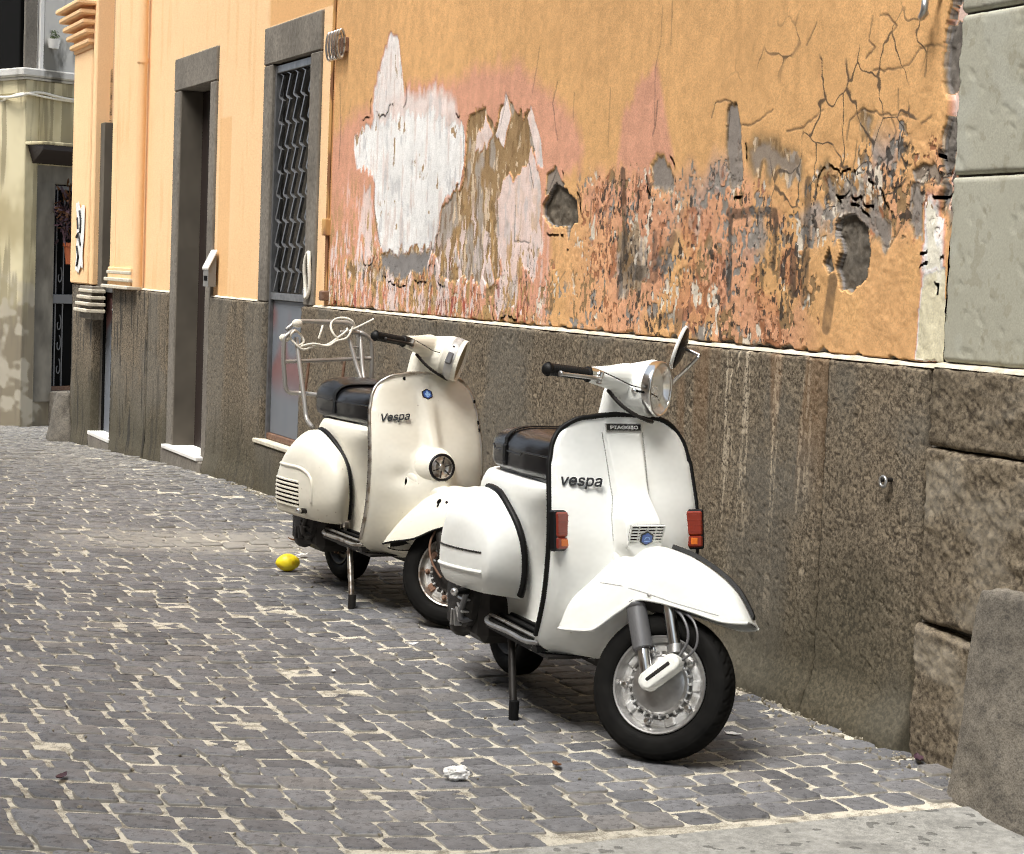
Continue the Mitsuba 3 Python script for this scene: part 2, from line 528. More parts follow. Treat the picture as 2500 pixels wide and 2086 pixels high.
def far_color(p, n, uv):
    h = p.x * 1.1 + p.y * .35
    a = fbm(h * 3, p.z * 1.6, 3.0, 4)
    v = fbm(h * 14, p.z * 1.1, 6.0, 3)
    c = mix((.37, .315, .185), (.58, .52, .345), smoothstep(.3, .7, a))
    c = mix(c, mi.Color3f(.22, .19, .12), smoothstep(.52, .68, v) * .75)
    low = smoothstep(1.25, .65, p.z + 1.1 * (a - .5) + .8 * (v - .5))
    c = mix(c, mi.Color3f(.17, .145, .11), low * .85)
    chip = smoothstep(.57, .70, fbm(h * 6, p.z * 5, 19.0, 3)) * smoothstep(1.7, .6, p.z)
    return mix(c, mi.Color3f(.42, .385, .31), chip * .7)


scene['far_plaster'] = pr(proc(far_color), 0.85, spec=0.2)


def far_grey_color(p, n, uv):
    h = p.x * 1.1 + p.y * .35
    a = fbm(h * 7, p.z * 3.0, 3.0, 4)
    return mix((.15, .145, .13), (.52, .51, .48), smoothstep(.35, .62, a))


scene['far_grey'] = pr(proc(far_grey_color), 0.85, spec=0.2)


def make_paint(base, dirt, amount):
    def fn(p, n, uv):
        a = fbm(p.x * 5, p.y * 5, p.z * 5, 3)
        m = noise(p.x * 90, p.y * 90, p.z * 90)
        low = smoothstep(.62, .18, p.z + .25 * (a - .5))
        c = mix(base, dirt, dr.clip(smoothstep(.45, .8, a) * .45 + low * .5, 0, 1) * amount)
        speck = smoothstep(.955, .985, noise(p.x * 48, p.y * 48, p.z * 48)) * amount
        return mix(c * (.97 + .05 * m), mi.Color3f(.20, .11, .055), speck * .7)
    return fn


scene['white_paint'] = pr(proc(make_paint((.755, .77, .74), (.62, .60, .50), .45)), 0.33, spec=0.5, coat=0.7, coat_gloss=0.93)
scene['cream_paint'] = pr(proc(make_paint((.735, .71, .615), (.54, .49, .37), .85)), 0.40, spec=0.45, coat=0.35, coat_gloss=0.85)
scene['rack_steel'] = pr((.40, .39, .37), .32, metal=.55)
scene['seam_grey'] = pr((.30, .30, .28), .5)
scene['far_stone'] = pr(proc(lambda p, n, uv: mix((.075, .068, .056), (.26, .24, .20), fbm((p.x + p.y) * 6, p.z * 4, 3.0, 4))), .85, spec=.2)
scene['grit'] = pr(proc(lambda p, n, uv: mix((.10, .085, .06), (.42, .38, .30), noise(p.x * 90, p.y * 90, 1.0))), .9, spec=.2)
scene['tan_inside'] = pr((.30, .25, .16), .6)
scene['black_rubber'] = pr((.005, .005, .005), 0.5, spec=0.22)
scene['black_plastic'] = pr((.005, .005, .006), 0.3, spec=0.35)


def seat_bump(p, n, uv):
    return noise(p.x * 420, p.y * 420, p.z * 420) * 0.0006 + fbm(p.x * 14, p.y * 14, p.z * 14, 2) * .0025


scene['seat_vinyl'] = bumped(pr((.005, .005, .006), 0.2, spec=0.36), seat_bump)
scene['chrome'] = pr((.80, .79, .77), 0.14, metal=1.0)
scene['worn_chrome'] = pr(proc(lambda p, n, uv: mix((.55, .52, .47), (.27, .21, .16), smoothstep(.45, .75, fbm(p.x * 40, p.y * 40, p.z * 40, 3)))), 0.28, metal=0.9)
scene['aluminium'] = pr(proc(lambda p, n, uv: mix((.62, .62, .61), (.32, .31, .30), fbm(p.x * 40, p.y * 40, p.z * 40, 3))), 0.36, metal=0.9)
scene['silver_paint'] = pr(proc(lambda p, n, uv: mix((.56, .56, .55), (.30, .29, .27), smoothstep(.4, .75, fbm(p.x * 30, p.y * 30, p.z * 30, 3)))), 0.38, metal=0.35)
scene['shock_grey'] = pr((.14, .14, .145), 0.40, metal=0.3)
scene['dark_metal'] = pr(proc(lambda p, n, uv: mix((.008, .007, .006), (.035, .031, .028), fbm(p.x * 30, p.y * 30, p.z * 30, 3))), 0.5, metal=0.4)
scene['rust_metal'] = pr(proc(lambda p, n, uv: mix((.10, .035, .018), (.28, .18, .12), fbm(p.x * 60, p.y * 60, p.z * 60, 3))), 0.6, metal=0.3)


def tyre_color(p, n, uv):
    return mix((.0045, .0045, .0045), (.012, .0115, .0105), fbm(p.x * 25, p.y * 25, p.z * 25, 3))


scene['tyre_rubber'] = pr(proc(tyre_color), 0.65, spec=0.07)
scene['red_lens'] = pr((.19, .020, .007), 0.12, spec=0.6, coat=0.8)
scene['amber_lens'] = pr((.55, .13, .010), 0.12, spec=0.6, coat=0.8)
scene['glass'] = {'type': 'thindielectric', 'int_ior': 1.5}
scene['reflector'] = {'type': 'twosided', 'bsdf': {'type': 'bumpmap', 'arbitrary': proc(lambda p, n, uv: noise(p.x * 45, p.y * 45, p.z * 12) * .004), 'scale': 1.0,
                                                   'bsdf': {'type': 'principled', 'base_color': rgb(.86, .86, .84), 'metallic': 1.0, 'roughness': .12}}}
scene['badge_black'] = pr((.012, .012, .012), 0.3)
scene['badge_white'] = pr((.75, .75, .73), 0.4)
scene['badge_blue'] = pr((.035, .10, .36), 0.25, coat=0.6)
scene['badge_sky_blue'] = pr((.30, .50, .80), 0.3)
scene['iron'] = pr(proc(lambda p, n, uv: mix((.10, .105, .11), (.24, .24, .245), fbm(p.x * 30, p.y * 30, p.z * 18, 3))), 0.35, metal=0.55)
scene['gate_grey'] = pr(proc(lambda p, n, uv: mix(mix((.115, .13, .155), (.155, .165, .18), fbm(p.x * 6, p.y * 6, p.z * 2, 3)), (.17, .085, .082), smoothstep(.46, .62, fbm(p.x * 3.2, p.y * 3.2, p.z * 2.6 + 1.1, 2)) * smoothstep(.55, .8, p.z))), 0.5, spec=0.4)
scene['void_black'] = pr((.006, .006, .006), 0.9, spec=0.1)
scene['door_wood'] = pr((.018, .011, .009), 0.6)
scene['white_marble'] = pr((.70, .69, .66), 0.45)
scene['white_paper'] = pr(proc(lambda p, n, uv: mix((.82, .82, .80), (.62, .61, .58), fbm(p.x * 30, p.y * 30, p.z * 30, 3))), 0.7)
scene['ink'] = pr((.02, .02, .022), 0.7)
scene['box_grey'] = pr((.17, .165, .155), 0.45)
scene['white_cord'] = pr(proc(lambda p, n, uv: mix((.62, .58, .48), (.80, .78, .70), noise(p.x * 200, p.y * 200, p.z * 200))), 0.6)
scene['lemon_skin'] = bumped(pr(proc(lambda p, n, uv: mix((.86, .68, .020), (.70, .46, .015), smoothstep(.55, .8, fbm(p.x * 40, p.y * 40, p.z * 40, 2)))), 0.38, spec=0.5), lambda p, n, uv: noise(p.x * 600, p.y * 600, p.z * 600) * .0009)
scene['leaf_brown'] = pr((.13, .055, .022), 0.7)
scene['leaf_purple'] = pr((.055, .026, .036), 0.6)
scene['leaf_green'] = pr((.055, .075, .022), 0.6)
scene['terracotta'] = pr((.42, .115, .045), 0.7)

# ------------------------------------------------------------------ the ground
def bend(w):
    """How far up the street a row of stones has bent at a distance w from the wall."""
    w = np.asarray(w, float)
    t = np.clip((w - .8) / 1.8, 0, 1)
    return np.where(w < .8, 0, .49 * (1.8 * (t ** 3 - t ** 4 / 2)) + .49 * np.maximum(w - 2.6, 0))


def fb(S, Z, fs, fz, seed, o=3):
    return meshkit.fbm(np.stack([S * fs, Z * fz, np.full_like(S, seed * 3.7)], -1), o, seed)


def make_ground():
    sv = np.unique(np.r_[-60, -30, -15, -8, np.arange(-5, -.6, .2), np.arange(-.6, 8, .03), np.arange(8, 14, .1), np.arange(14, 24, .25), 27, 32, 40, 60].round(4))
    wv = np.unique(np.r_[-40, -20, -10, np.arange(-6, -.2, .25), np.arange(-.2, 5, .03), np.arange(5, 8, .25), 12, 20, 40].round(4))
    S, Wd = np.meshgrid(sv, wv, indexing='ij')
    P = w2(S, Wd, zg(S) - .0062 + .005 * (fb(S, Wd, 5, 5, 17, 3) - .5) + .003 * (fb(S, Wd, 28, 28, 18, 2) - .5))
    g = grid(P)
    if g.face_normals[0][2] < 0:
        g.invert()
    add('cobbled_street', g, 'joint_sand', smooth=True, label='grey cobbled street with pale sandy joints running up along the wall', kind='structure', exact=True)
    r = np.random.default_rng(11)
    ww = np.linspace(-4, 9, 1301)
    arc = np.r_[0, np.cumsum(np.hypot(np.diff(ww), np.diff(bend(ww))))]
    stones = []
    s0 = -2.9
    while s0 < 20:
        pitch = r.uniform(.104, .132)
        a = np.interp(-3.4 if s0 > 12.6 else .02, ww, arc) - r.uniform(0, .06)
        end = np.interp(5.6, ww, arc)
        while a < end:
            L = r.uniform(.098, .160)
            gap = r.uniform(.007, .016)
            c = np.array([[a + gap / 2, s0 + gap / 2], [a + L - gap / 2, s0 + gap / 2], [a + L - gap / 2, s0 + pitch - gap / 2], [a + gap / 2, s0 + pitch - gap / 2]])
            c = c + r.uniform(-.0055, .0055, (4, 2)) * [1, .7]
            a += L
            w = np.interp(c[:, 0], arc, ww)
            q = np.stack([c[:, 1] + bend(w), w], 1)
            sm, wm = q.mean(0)
            if sm < -.515 or sm > 18.6:
                continue
            if wm < .06 and sm < 13.3:
                continue
            if sm < 13.3 and q[:, 1].min() < .035:
                q[:, 1] = np.maximum(q[:, 1], .035)
            q[:, 0] = np.maximum(q[:, 0], -.572)
            stones.append((q, sm, wm, r.uniform(0, 1), r.normal(0, .012, 2), r.normal(0, .0030), r.integers(1 << 30)))
        s0 += pitch

    def stone_mesh(st, far):
        q, sm, wm, tone, tilt, dz, seed = st
        rr = np.random.default_rng(seed)
        n = len(q)
        ring = []
        for k in range(n):
            p, a, b = q[k], q[k - 1], q[(k + 1) % n]
            da, db = a - p, b - p
            ca, cb = rr.uniform(.006, .018), rr.uniform(.006, .018)
            ring += [p + da / np.linalg.norm(da) * ca, p + db / np.linalg.norm(db) * cb]
        ring = np.array(ring)
        if not far:
            mids = (ring + np.roll(ring, -1, 0)) / 2
            ring = np.stack([ring, mids + rr.normal(0, .0022, mids.shape)], 1).reshape(-1, 2)
        c = ring.mean(0)
        m = len(ring)
        levels = [(1.0, -.030, 1.0), (.985, -.006, 1.0), (.92, 0.0, .30)] if not far else [(1.0, -.03, 1.0), (.985, -.005, 1.0), (.93, 0.0, .4)]
        V, uvs = [], []
        for f, z, e in levels:
            p = c + (ring - c) * f
            zz = z + dz + ((p - c) @ tilt) + (rr.normal(0, .0010, m) if z > -.02 else 0)
            V.append(np.column_stack([p, zz]))
            uvs.append(np.column_stack([np.full(m, tone), np.full(m, e)]))
        V.append([[c[0], c[1], dz + .0014]])
        uvs.append([[tone, 0.0]])
        V, uvs = np.vstack(V), np.vstack(uvs)
        F = gridf(len(levels), m, wv=True)
        F = np.vstack([F[:, [0, 1, 2]], F[:, [0, 2, 3]]])
        j = np.arange(m)
        top = (len(levels) - 1) * m
        F = np.vstack([F, np.stack([top + j, top + (j + 1) % m, np.full(m, len(levels) * m)], 1)])
        P = w2(V[:, 0], V[:, 1], zg(V[:, 0]) + V[:, 2])
        a, b, c3 = P[F[-1]]
        if np.cross(b - a, c3 - a)[2] < 0:
            F = F[:, ::-1]
        return P, F, uvs

    def screen(st):
        P = w2(st[1], st[2], 0.0) - CAM
        d = P @ FWD
        r_ = np.cross(FWD, UPV)
        return d, (P @ r_) / d * 1.88, (P @ UPV) / d * 2.25
    order = []
    for i, st in enumerate(stones):
        d, x, y = screen(st)
        order.append((d if (d > 1 and abs(x) < 1.0 and abs(y) < 1.0) else d + 100, i, d, x))
    order.sort()
    near = [i for _, i, _, _ in order[:298]]
    nearset = set(near)
    for i in near:
        P, F, uvs = stone_mesh(stones[i], False)
        add('cobbled_street__cobblestone', trimesh.Trimesh(P, F, process=False), 'cobble_stone', smooth=True, uv=uvs)
    VV, FF, UU, k = [], [], [], 0
    for key, i, d, x in order:
        if i in nearset or d < 1 or abs(x) > 1.7:
            continue
        P, F, uvs = stone_mesh(stones[i], d > 8.5)
        VV.append(P), FF.append(F + k), UU.append(uvs)
        k += len(P)
    add('cobbled_street__cobblestones_beyond', trimesh.Trimesh(np.vstack(VV), np.vstack(FF), process=False), 'cobble_stone', smooth=True, uv=np.vstack(UU), kind='stuff')
    # pale stone slab strip in the foreground, lying across the pavement
    sl = np.linspace(-3.2, -.580, 40)
    wl = np.linspace(-.4, 5, 90)
    S, Wd = np.meshgrid(sl, wl, indexing='ij')
    Z = .002 + .004 * (meshkit.fbm(np.stack([S * 6, Wd * 6, 0 * S], -1), 3) - .5)
    S = S + np.where(S > -.61, (meshkit.fbm(np.stack([Wd * 9, 0 * S, 0 * S], -1), 3, 4) - .5) * .012, 0)
    P = w2(S, Wd, Z)
    t = sheet(P, .05, (0, 0, 1))
    if t.volume < 0:
        t.invert()
    add('stone_pavement', t, 'slab_stone', smooth=30, label='pale worn stone pavement strip across the bottom right corner', kind='structure', exact=True)


make_ground()

# ------------------------------------------------------------------ ochre building: peeling painted wall
PATCHES = [
    ('pink', 1, 0.035, 0.05, [(6.129, 2.145), (5.507, 2.305), (4.78, 2.394), (4.212, 2.374), (3.654, 2.422), (3.285, 2.402), (3.045, 2.298), (2.86, 2.211), (2.683, 2.136), (2.568, 2.005), (2.576, 1.881), (2.8, 1.815), (2.869, 1.632), (2.851, 1.447), (2.874, 1.233), (6.034, 1.212)]),
    ('pink2', 1, 0.02, 0.04, [(2.246, 1.93), (2.202, 2.056), (2.107, 2.219), (1.915, 2.263), (1.87, 2.161), (1.803, 2.002), (1.76, 1.903), (1.86, 1.874), (1.993, 1.795), (2.223, 1.886)]),
    ('pink3', 0.8, 0.03, 0.06, [(2.59, 1.81), (2.278, 1.871), (1.908, 1.826), (1.985, 1.711), (2.455, 1.674)]),
    ('streak', 2.7, 0.012, 0.035, [(5.163, 2.501), (4.969, 2.698), (4.855, 2.676), (4.809, 2.529), (4.747, 2.381), (4.779, 2.229), (5.184, 2.206), (5.231, 2.335)]),
    ('streak2', 2.35, 0.025, 0.06, [(5.20, 2.215), (4.96, 2.33), (4.715, 2.368), (4.21, 2.353), (4.06, 2.29), (3.93, 2.14), (5.25, 2.13)]),
    ('lowpink', 2, 0.02, 0.05, [(4.587, 1.399), (4.119, 1.438), (4.071, 1.24), (4.509, 1.225)]),
    ('brown', -1, 0.006, 0.035, [(3.891, 2.188), (3.686, 2.226), (3.524, 2.128), (3.401, 2.247), (3.263, 2.171), (3.125, 2.191), (2.998, 2.044), (3.102, 1.954), (3.232, 1.864), (3.332, 1.905), (3.397, 1.83), (3.467, 1.792), (3.414, 1.635), (3.392, 1.409), (3.497, 1.338), (3.605, 1.405), (3.733, 1.393), (4.115, 1.396), (4.241, 1.522), (4.976, 1.46), (5.017, 1.54), (4.246, 1.564), (4.149, 1.743), (4.018, 1.824), (3.886, 1.862), (3.877, 2.045)]),
    ('brownlow', -1, 0.02, 0.05, [(5.638, 1.453), (5.078, 1.482), (4.778, 1.429), (4.348, 1.424), (4.166, 1.342), (4.523, 1.367), (5.068, 1.379), (5.518, 1.347)]),
    ('greylow', -2, 0.01, 0.03, [(5.032, 1.528), (4.723, 1.508), (4.271, 1.532), (4.35, 1.435), (4.742, 1.385), (5.008, 1.449)]),
    ('pale', 2.1, 0.006, 0.03, [(3.379, 1.897), (3.232, 1.864), (3.108, 2.011), (3.006, 1.895), (2.974, 1.801), (2.985, 1.679), (2.931, 1.586), (3.028, 1.435), (3.171, 1.48), (3.182, 1.346), (3.199, 1.278), (3.44, 1.27), (3.424, 1.36), (3.372, 1.459), (3.441, 1.654), (3.466, 1.782)]),
    ('pale2', 2.4, 0.005, 0.02, [(3.52, 2.078), (3.403, 2.266), (3.344, 2.157), (3.416, 2.025)]),
    ('pale3', 2.3, 0.005, 0.02, [(3.167, 2.146), (3.126, 2.2), (2.998, 2.044), (2.964, 1.921), (3.033, 1.942)]),
    ('pale4', 2.2, 0.006, 0.03, [(3.751, 2.1), (3.655, 2.175), (3.546, 2.09), (3.616, 2.034), (3.769, 2.02)]),
    ('pale5', 2.3, 0.004, 0.01, [(3.586, 1.476), (3.541, 1.536), (3.465, 1.398), (3.525, 1.367)]),
    ('pale6', 2.2, 0.004, 0.02, [(3.989, 1.534), (3.956, 1.616), (3.9, 1.462), (3.982, 1.461)]),
    ('pale7', 2.0, 0.01, 0.03, [(5.323, 1.877), (5.221, 1.897), (5.148, 1.505), (5.267, 1.492), (5.34, 1.702)]),
    ('white', 3, 0.006, 0.045, [(5.51, 2.164), (5.358, 2.227), (4.86, 2.244), (4.313, 2.239), (4.052, 2.167), (3.908, 2.149), (3.888, 2.025), (3.918, 1.914), (3.965, 1.843), (4.1, 1.815), (4.176, 1.733), (4.21, 1.638), (4.246, 1.564), (4.316, 1.537), (4.541, 1.547), (4.724, 1.519), (5.035, 1.557), (5.096, 1.665), (5.15, 1.792), (5.157, 1.93), (5.458, 1.998), (5.521, 2.094)]),
    ('greyholeA', -1.7, 0.006, 0.02, [(2.914, 1.864), (2.831, 1.907), (2.726, 1.822), (2.797, 1.787), (2.929, 1.79)]),
    ('holeA', -3, 0.004, 0.012, [(2.952, 1.753), (2.834, 1.834), (2.715, 1.813), (2.605, 1.756), (2.588, 1.684), (2.655, 1.631), (2.671, 1.577), (2.709, 1.649), (2.871, 1.655), (2.954, 1.707)]),
    ('greyB', -1.4, 0.04, 0.06, [(2.22, 1.663), (2.054, 1.679), (1.894, 1.503), (1.951, 1.36), (2.171, 1.354)]),
    ('greyC', -1.8, 0.015, 0.03, [(1.949, 1.894), (1.847, 1.923), (1.754, 1.846), (1.747, 1.773), (1.921, 1.785)]),
    ('g1', -1.8, 0.01, 0.02, [(1.378, 2.072), (1.303, 2.084), (1.261, 1.989), (1.235, 1.802), (1.313, 1.753), (1.363, 1.917)]),
    ('g2', -1.6, 0.03, 0.05, [(1.215, 1.936), (1.04, 1.953), (0.85, 1.872), (0.842, 1.791), (1.153, 1.8)]),
    ('g3', -2.1, 0.02, 0.03, [(0.752, 1.923), (0.653, 1.926), (0.566, 1.891), (0.584, 1.792), (0.741, 1.804)]),
    ('g3b', -1.7, 0.02, 0.03, [(0.566, 1.891), (0.483, 2.017), (0.415, 1.998), (0.485, 1.888), (0.544, 1.806)]),
    ('g4', -1.8, 0.015, 0.03, [(0.696, 1.787), (0.475, 1.789), (0.361, 1.703), (0.291, 1.642), (0.298, 1.575), (0.389, 1.583), (0.491, 1.667), (0.659, 1.692)]),
    ('g5', -1.6, 0.008, 0.02, [(0.194, 1.802), (0.123, 1.829), (0.025, 1.797), (0.045, 1.765), (0.178, 1.769)]),
    ('g6', -1.8, 0.012, 0.03, [(0.202, 1.759), (0.128, 1.757), (0.116, 1.626), (0.159, 1.568), (0.203, 1.642)]),
    ('ochre', 0.001, 0.03, 0.09, [(0.829, 1.966), (0.748, 2.025), (0.517, 1.95), (0.335, 1.971), (0.203, 1.905), (0.217, 1.788), (0.338, 1.725), (0.489, 1.797), (0.697, 1.795), (0.819, 1.854)]),
    ('holeB', -2.9, 0.004, 0.012, [(0.6, 1.668), (0.519, 1.683), (0.434, 1.636), (0.4, 1.552), (0.418, 1.469), (0.508, 1.421), (0.564, 1.431), (0.598, 1.497), (0.575, 1.552), (0.611, 1.629)]),
    ('holeC', -2.8, 0.004, 0.008, [(0.673, 1.512), (0.64, 1.567), (0.609, 1.497), (0.638, 1.477)]),
    ('cream', 4, 0.006, 0.012, [(0.114, 1.481), (-0.003, 1.505), (-0.031, 1.205), (0.126, 1.214)]),
    ('creamtop', 3.6, 0.02, 0.05, [(0.121, 1.684), (0.02, 1.74), (0.001, 1.483), (0.114, 1.474)]),
]
LINES = [
    ('paint', 0.016, [(1.316, 1.689), (1.143, 1.693), (0.997, 1.687), (0.983, 1.644)]),
    ('paint', 0.012, [(1.304, 1.685), (1.284, 1.377)]),
    ('paint', 0.012, [(0.989, 1.656), (0.993, 1.5)]),
    ('paint', 0.02, [(0.791, 1.79), (0.784, 1.614), (0.782, 1.386)]),
    ('paint', 0.018, [(0.86, 1.542), (0.854, 1.409)]),
    ('paint', 0.026, [(0.612, 1.454), (0.622, 1.379), (0.632, 1.304)]),
    ('paint', 0.016, [(1.878, 1.611), (1.885, 1.462)]),
    ('paint', 0.022, [(1.878, 1.486), (1.723, 1.606)]),
    ('paint', 0.018, [(1.727, 1.598), (1.803, 1.463)]),
    ('paint', 0.02, [(2.183, 1.868), (2.142, 1.629), (2.173, 1.371)]),
    ('paint', 0.022, [(1.769, 1.289), (1.644, 1.304), (1.669, 1.258)]),
    ('paint', 0.03, [(2.107, 1.467), (1.872, 1.453)]),
    ('drip', 0.006, [(3.048, 2.447), (3.073, 2.356), (3.113, 2.256)]),
    ('drip', 0.005, [(1.903, 2.507), (1.907, 2.368), (1.941, 2.265), (1.928, 2.042)]),
    ('drip', 0.006, [(1.828, 2.523), (1.82, 2.352)]),
    ('drip', 0.006, [(2.331, 2.219), (2.327, 1.977)]),
    ('drip', 0.006, [(2.671, 2.225), (2.67, 2.109)]),
    ('drip', 0.012, [(5.799, 2.491), (5.756, 2.248), (5.769, 2.008)]),
    ('drip', 0.008, [(5.602, 2.358), (5.615, 2.312)]),
    ('drip', 0.012, [(5.626, 1.693), (5.575, 1.549)]),
    ('crack', 0.008, [(0.459, 2.316), (0.471, 2.235), (0.436, 2.216), (0.486, 2.183)]),
    ('crack', 0.008, [(0.419, 2.312), (0.367, 2.31), (0.325, 2.273), (0.361, 2.247)]),
    ('crack', 0.008, [(0.442, 2.142), (0.37, 2.136), (0.25, 2.138), (0.193, 2.187), (0.134, 2.196), (0.049, 2.178)]),
    ('crack', 0.008, [(0.151, 2.191), (0.16, 2.098)]),
    ('crack', 0.008, [(1.381, 2.106), (1.303, 2.08)]),
    ('crack', 0.008, [(1.367, 1.96), (1.364, 2.071)]),
    ('crack', 0.008, [(1.254, 2.005), (1.141, 2.016), (1.05, 2.052)]),
    ('crack', 0.008, [(0.95, 1.973), (0.831, 1.978), (0.761, 2.018), (0.719, 2.027)]),
    ('crack', 0.008, [(0.569, 1.922), (0.561, 1.983), (0.484, 2.021), (0.389, 1.996), (0.235, 1.983)]),
    ('crack', 0.008, [(0.514, 1.912), (0.536, 1.79)]),
    ('crack', 0.008, [(0.324, 1.985), (0.294, 1.939), (0.337, 1.852), (0.387, 1.831)]),
    ('crack', 0.008, [(0.159, 1.953), (0.112, 1.972)]),
    ('crack', 0.008, [(0.179, 1.78), (0.198, 1.722), (0.228, 1.642), (0.298, 1.572), (0.343, 1.579)]),
    ('crack', 0.008, [(0.191, 1.769), (0.069, 1.766), (0.031, 1.797)]),
    ('crack', 0.008, [(1.479, 2.052), (1.458, 2.103), (1.381, 2.106)]),
    ('crack', 0.008, [(0.791, 2.327), (0.843, 2.261)]),
    ('crack', 0.008, [(0.294, 2.071), (0.287, 1.997)]),
    ('crack', 0.008, [(3.927, 2.15), (3.877, 1.913), (3.992, 1.844)]),
    ('crack', 0.008, [(4.114, 1.816), (4.19, 1.723), (4.23, 1.554)]),
    ('crack', 0.008, [(5.163, 1.93), (5.161, 1.804), (5.095, 1.654), (5.036, 1.562)]),
    ('crack', 0.008, [(3.257, 1.749), (3.252, 1.586), (3.089, 1.586)]),
    ('crack', 0.008, [(3.12, 2.021), (3.137, 1.956), (3.067, 1.831)]),
    ('crack', 0.008, [(2.846, 2.288), (2.89, 2.185), (2.849, 2.091)]),
    ('crack', 0.008, [(2.848, 2.082), (2.821, 2.03)]),
    ('crack', 0.008, [(1.911, 2.139), (1.92, 2.041), (1.942, 2.001)]),
    ('crack', 0.008, [(2.898, 1.817), (2.82, 1.907)]),
    ('crack', 0.008, [(2.462, 1.754), (2.471, 1.63)]),
    ('crack', 0.008, [(3.402, 2.257), (3.462, 2.124)]),
    ('crack', 0.008, [(2.811, 1.374), (2.833, 1.262)]),
    ('crack', 0.008, [(2.691, 1.458), (2.81, 1.364)]),
]


def wall_grid(s0, s1, z0, z1, ds, dz):
    ns, nz = int((s1 - s0) / ds) + 1, int((z1 - z0) / dz) + 1
    return np.meshgrid(np.linspace(s0, s1, ns), np.linspace(z0, z1, nz), indexing='ij')


def sst(a, b, x):
    t = np.clip((x - a) / (b - a), 0, 1)
    return t * t * (3 - 2 * t)


def padded(S, Z, off, back=-.03):
    """The relief with its border drawn straight back into the wall, so that the piece has thickness."""
    o = np.pad(off, 1, constant_values=back)
    return np.pad(S, 1, mode='edge'), np.pad(Z, 1, mode='edge'), o


def relief_part(key, S, Z, off, bsdf, uv=None, **more):
    P = w2(S, off, Z)
    g = grid(P)
    n = g.face_normals[len(g.faces) // 2]
    if n @ WN < 0:
        g.invert()
    return add(key, g, bsdf, smooth=True, uv=uv, **more)


B = thing('ochre_building', 'long weathered ochre plastered building with stone door surrounds and a grey brown stone plinth', 'building')


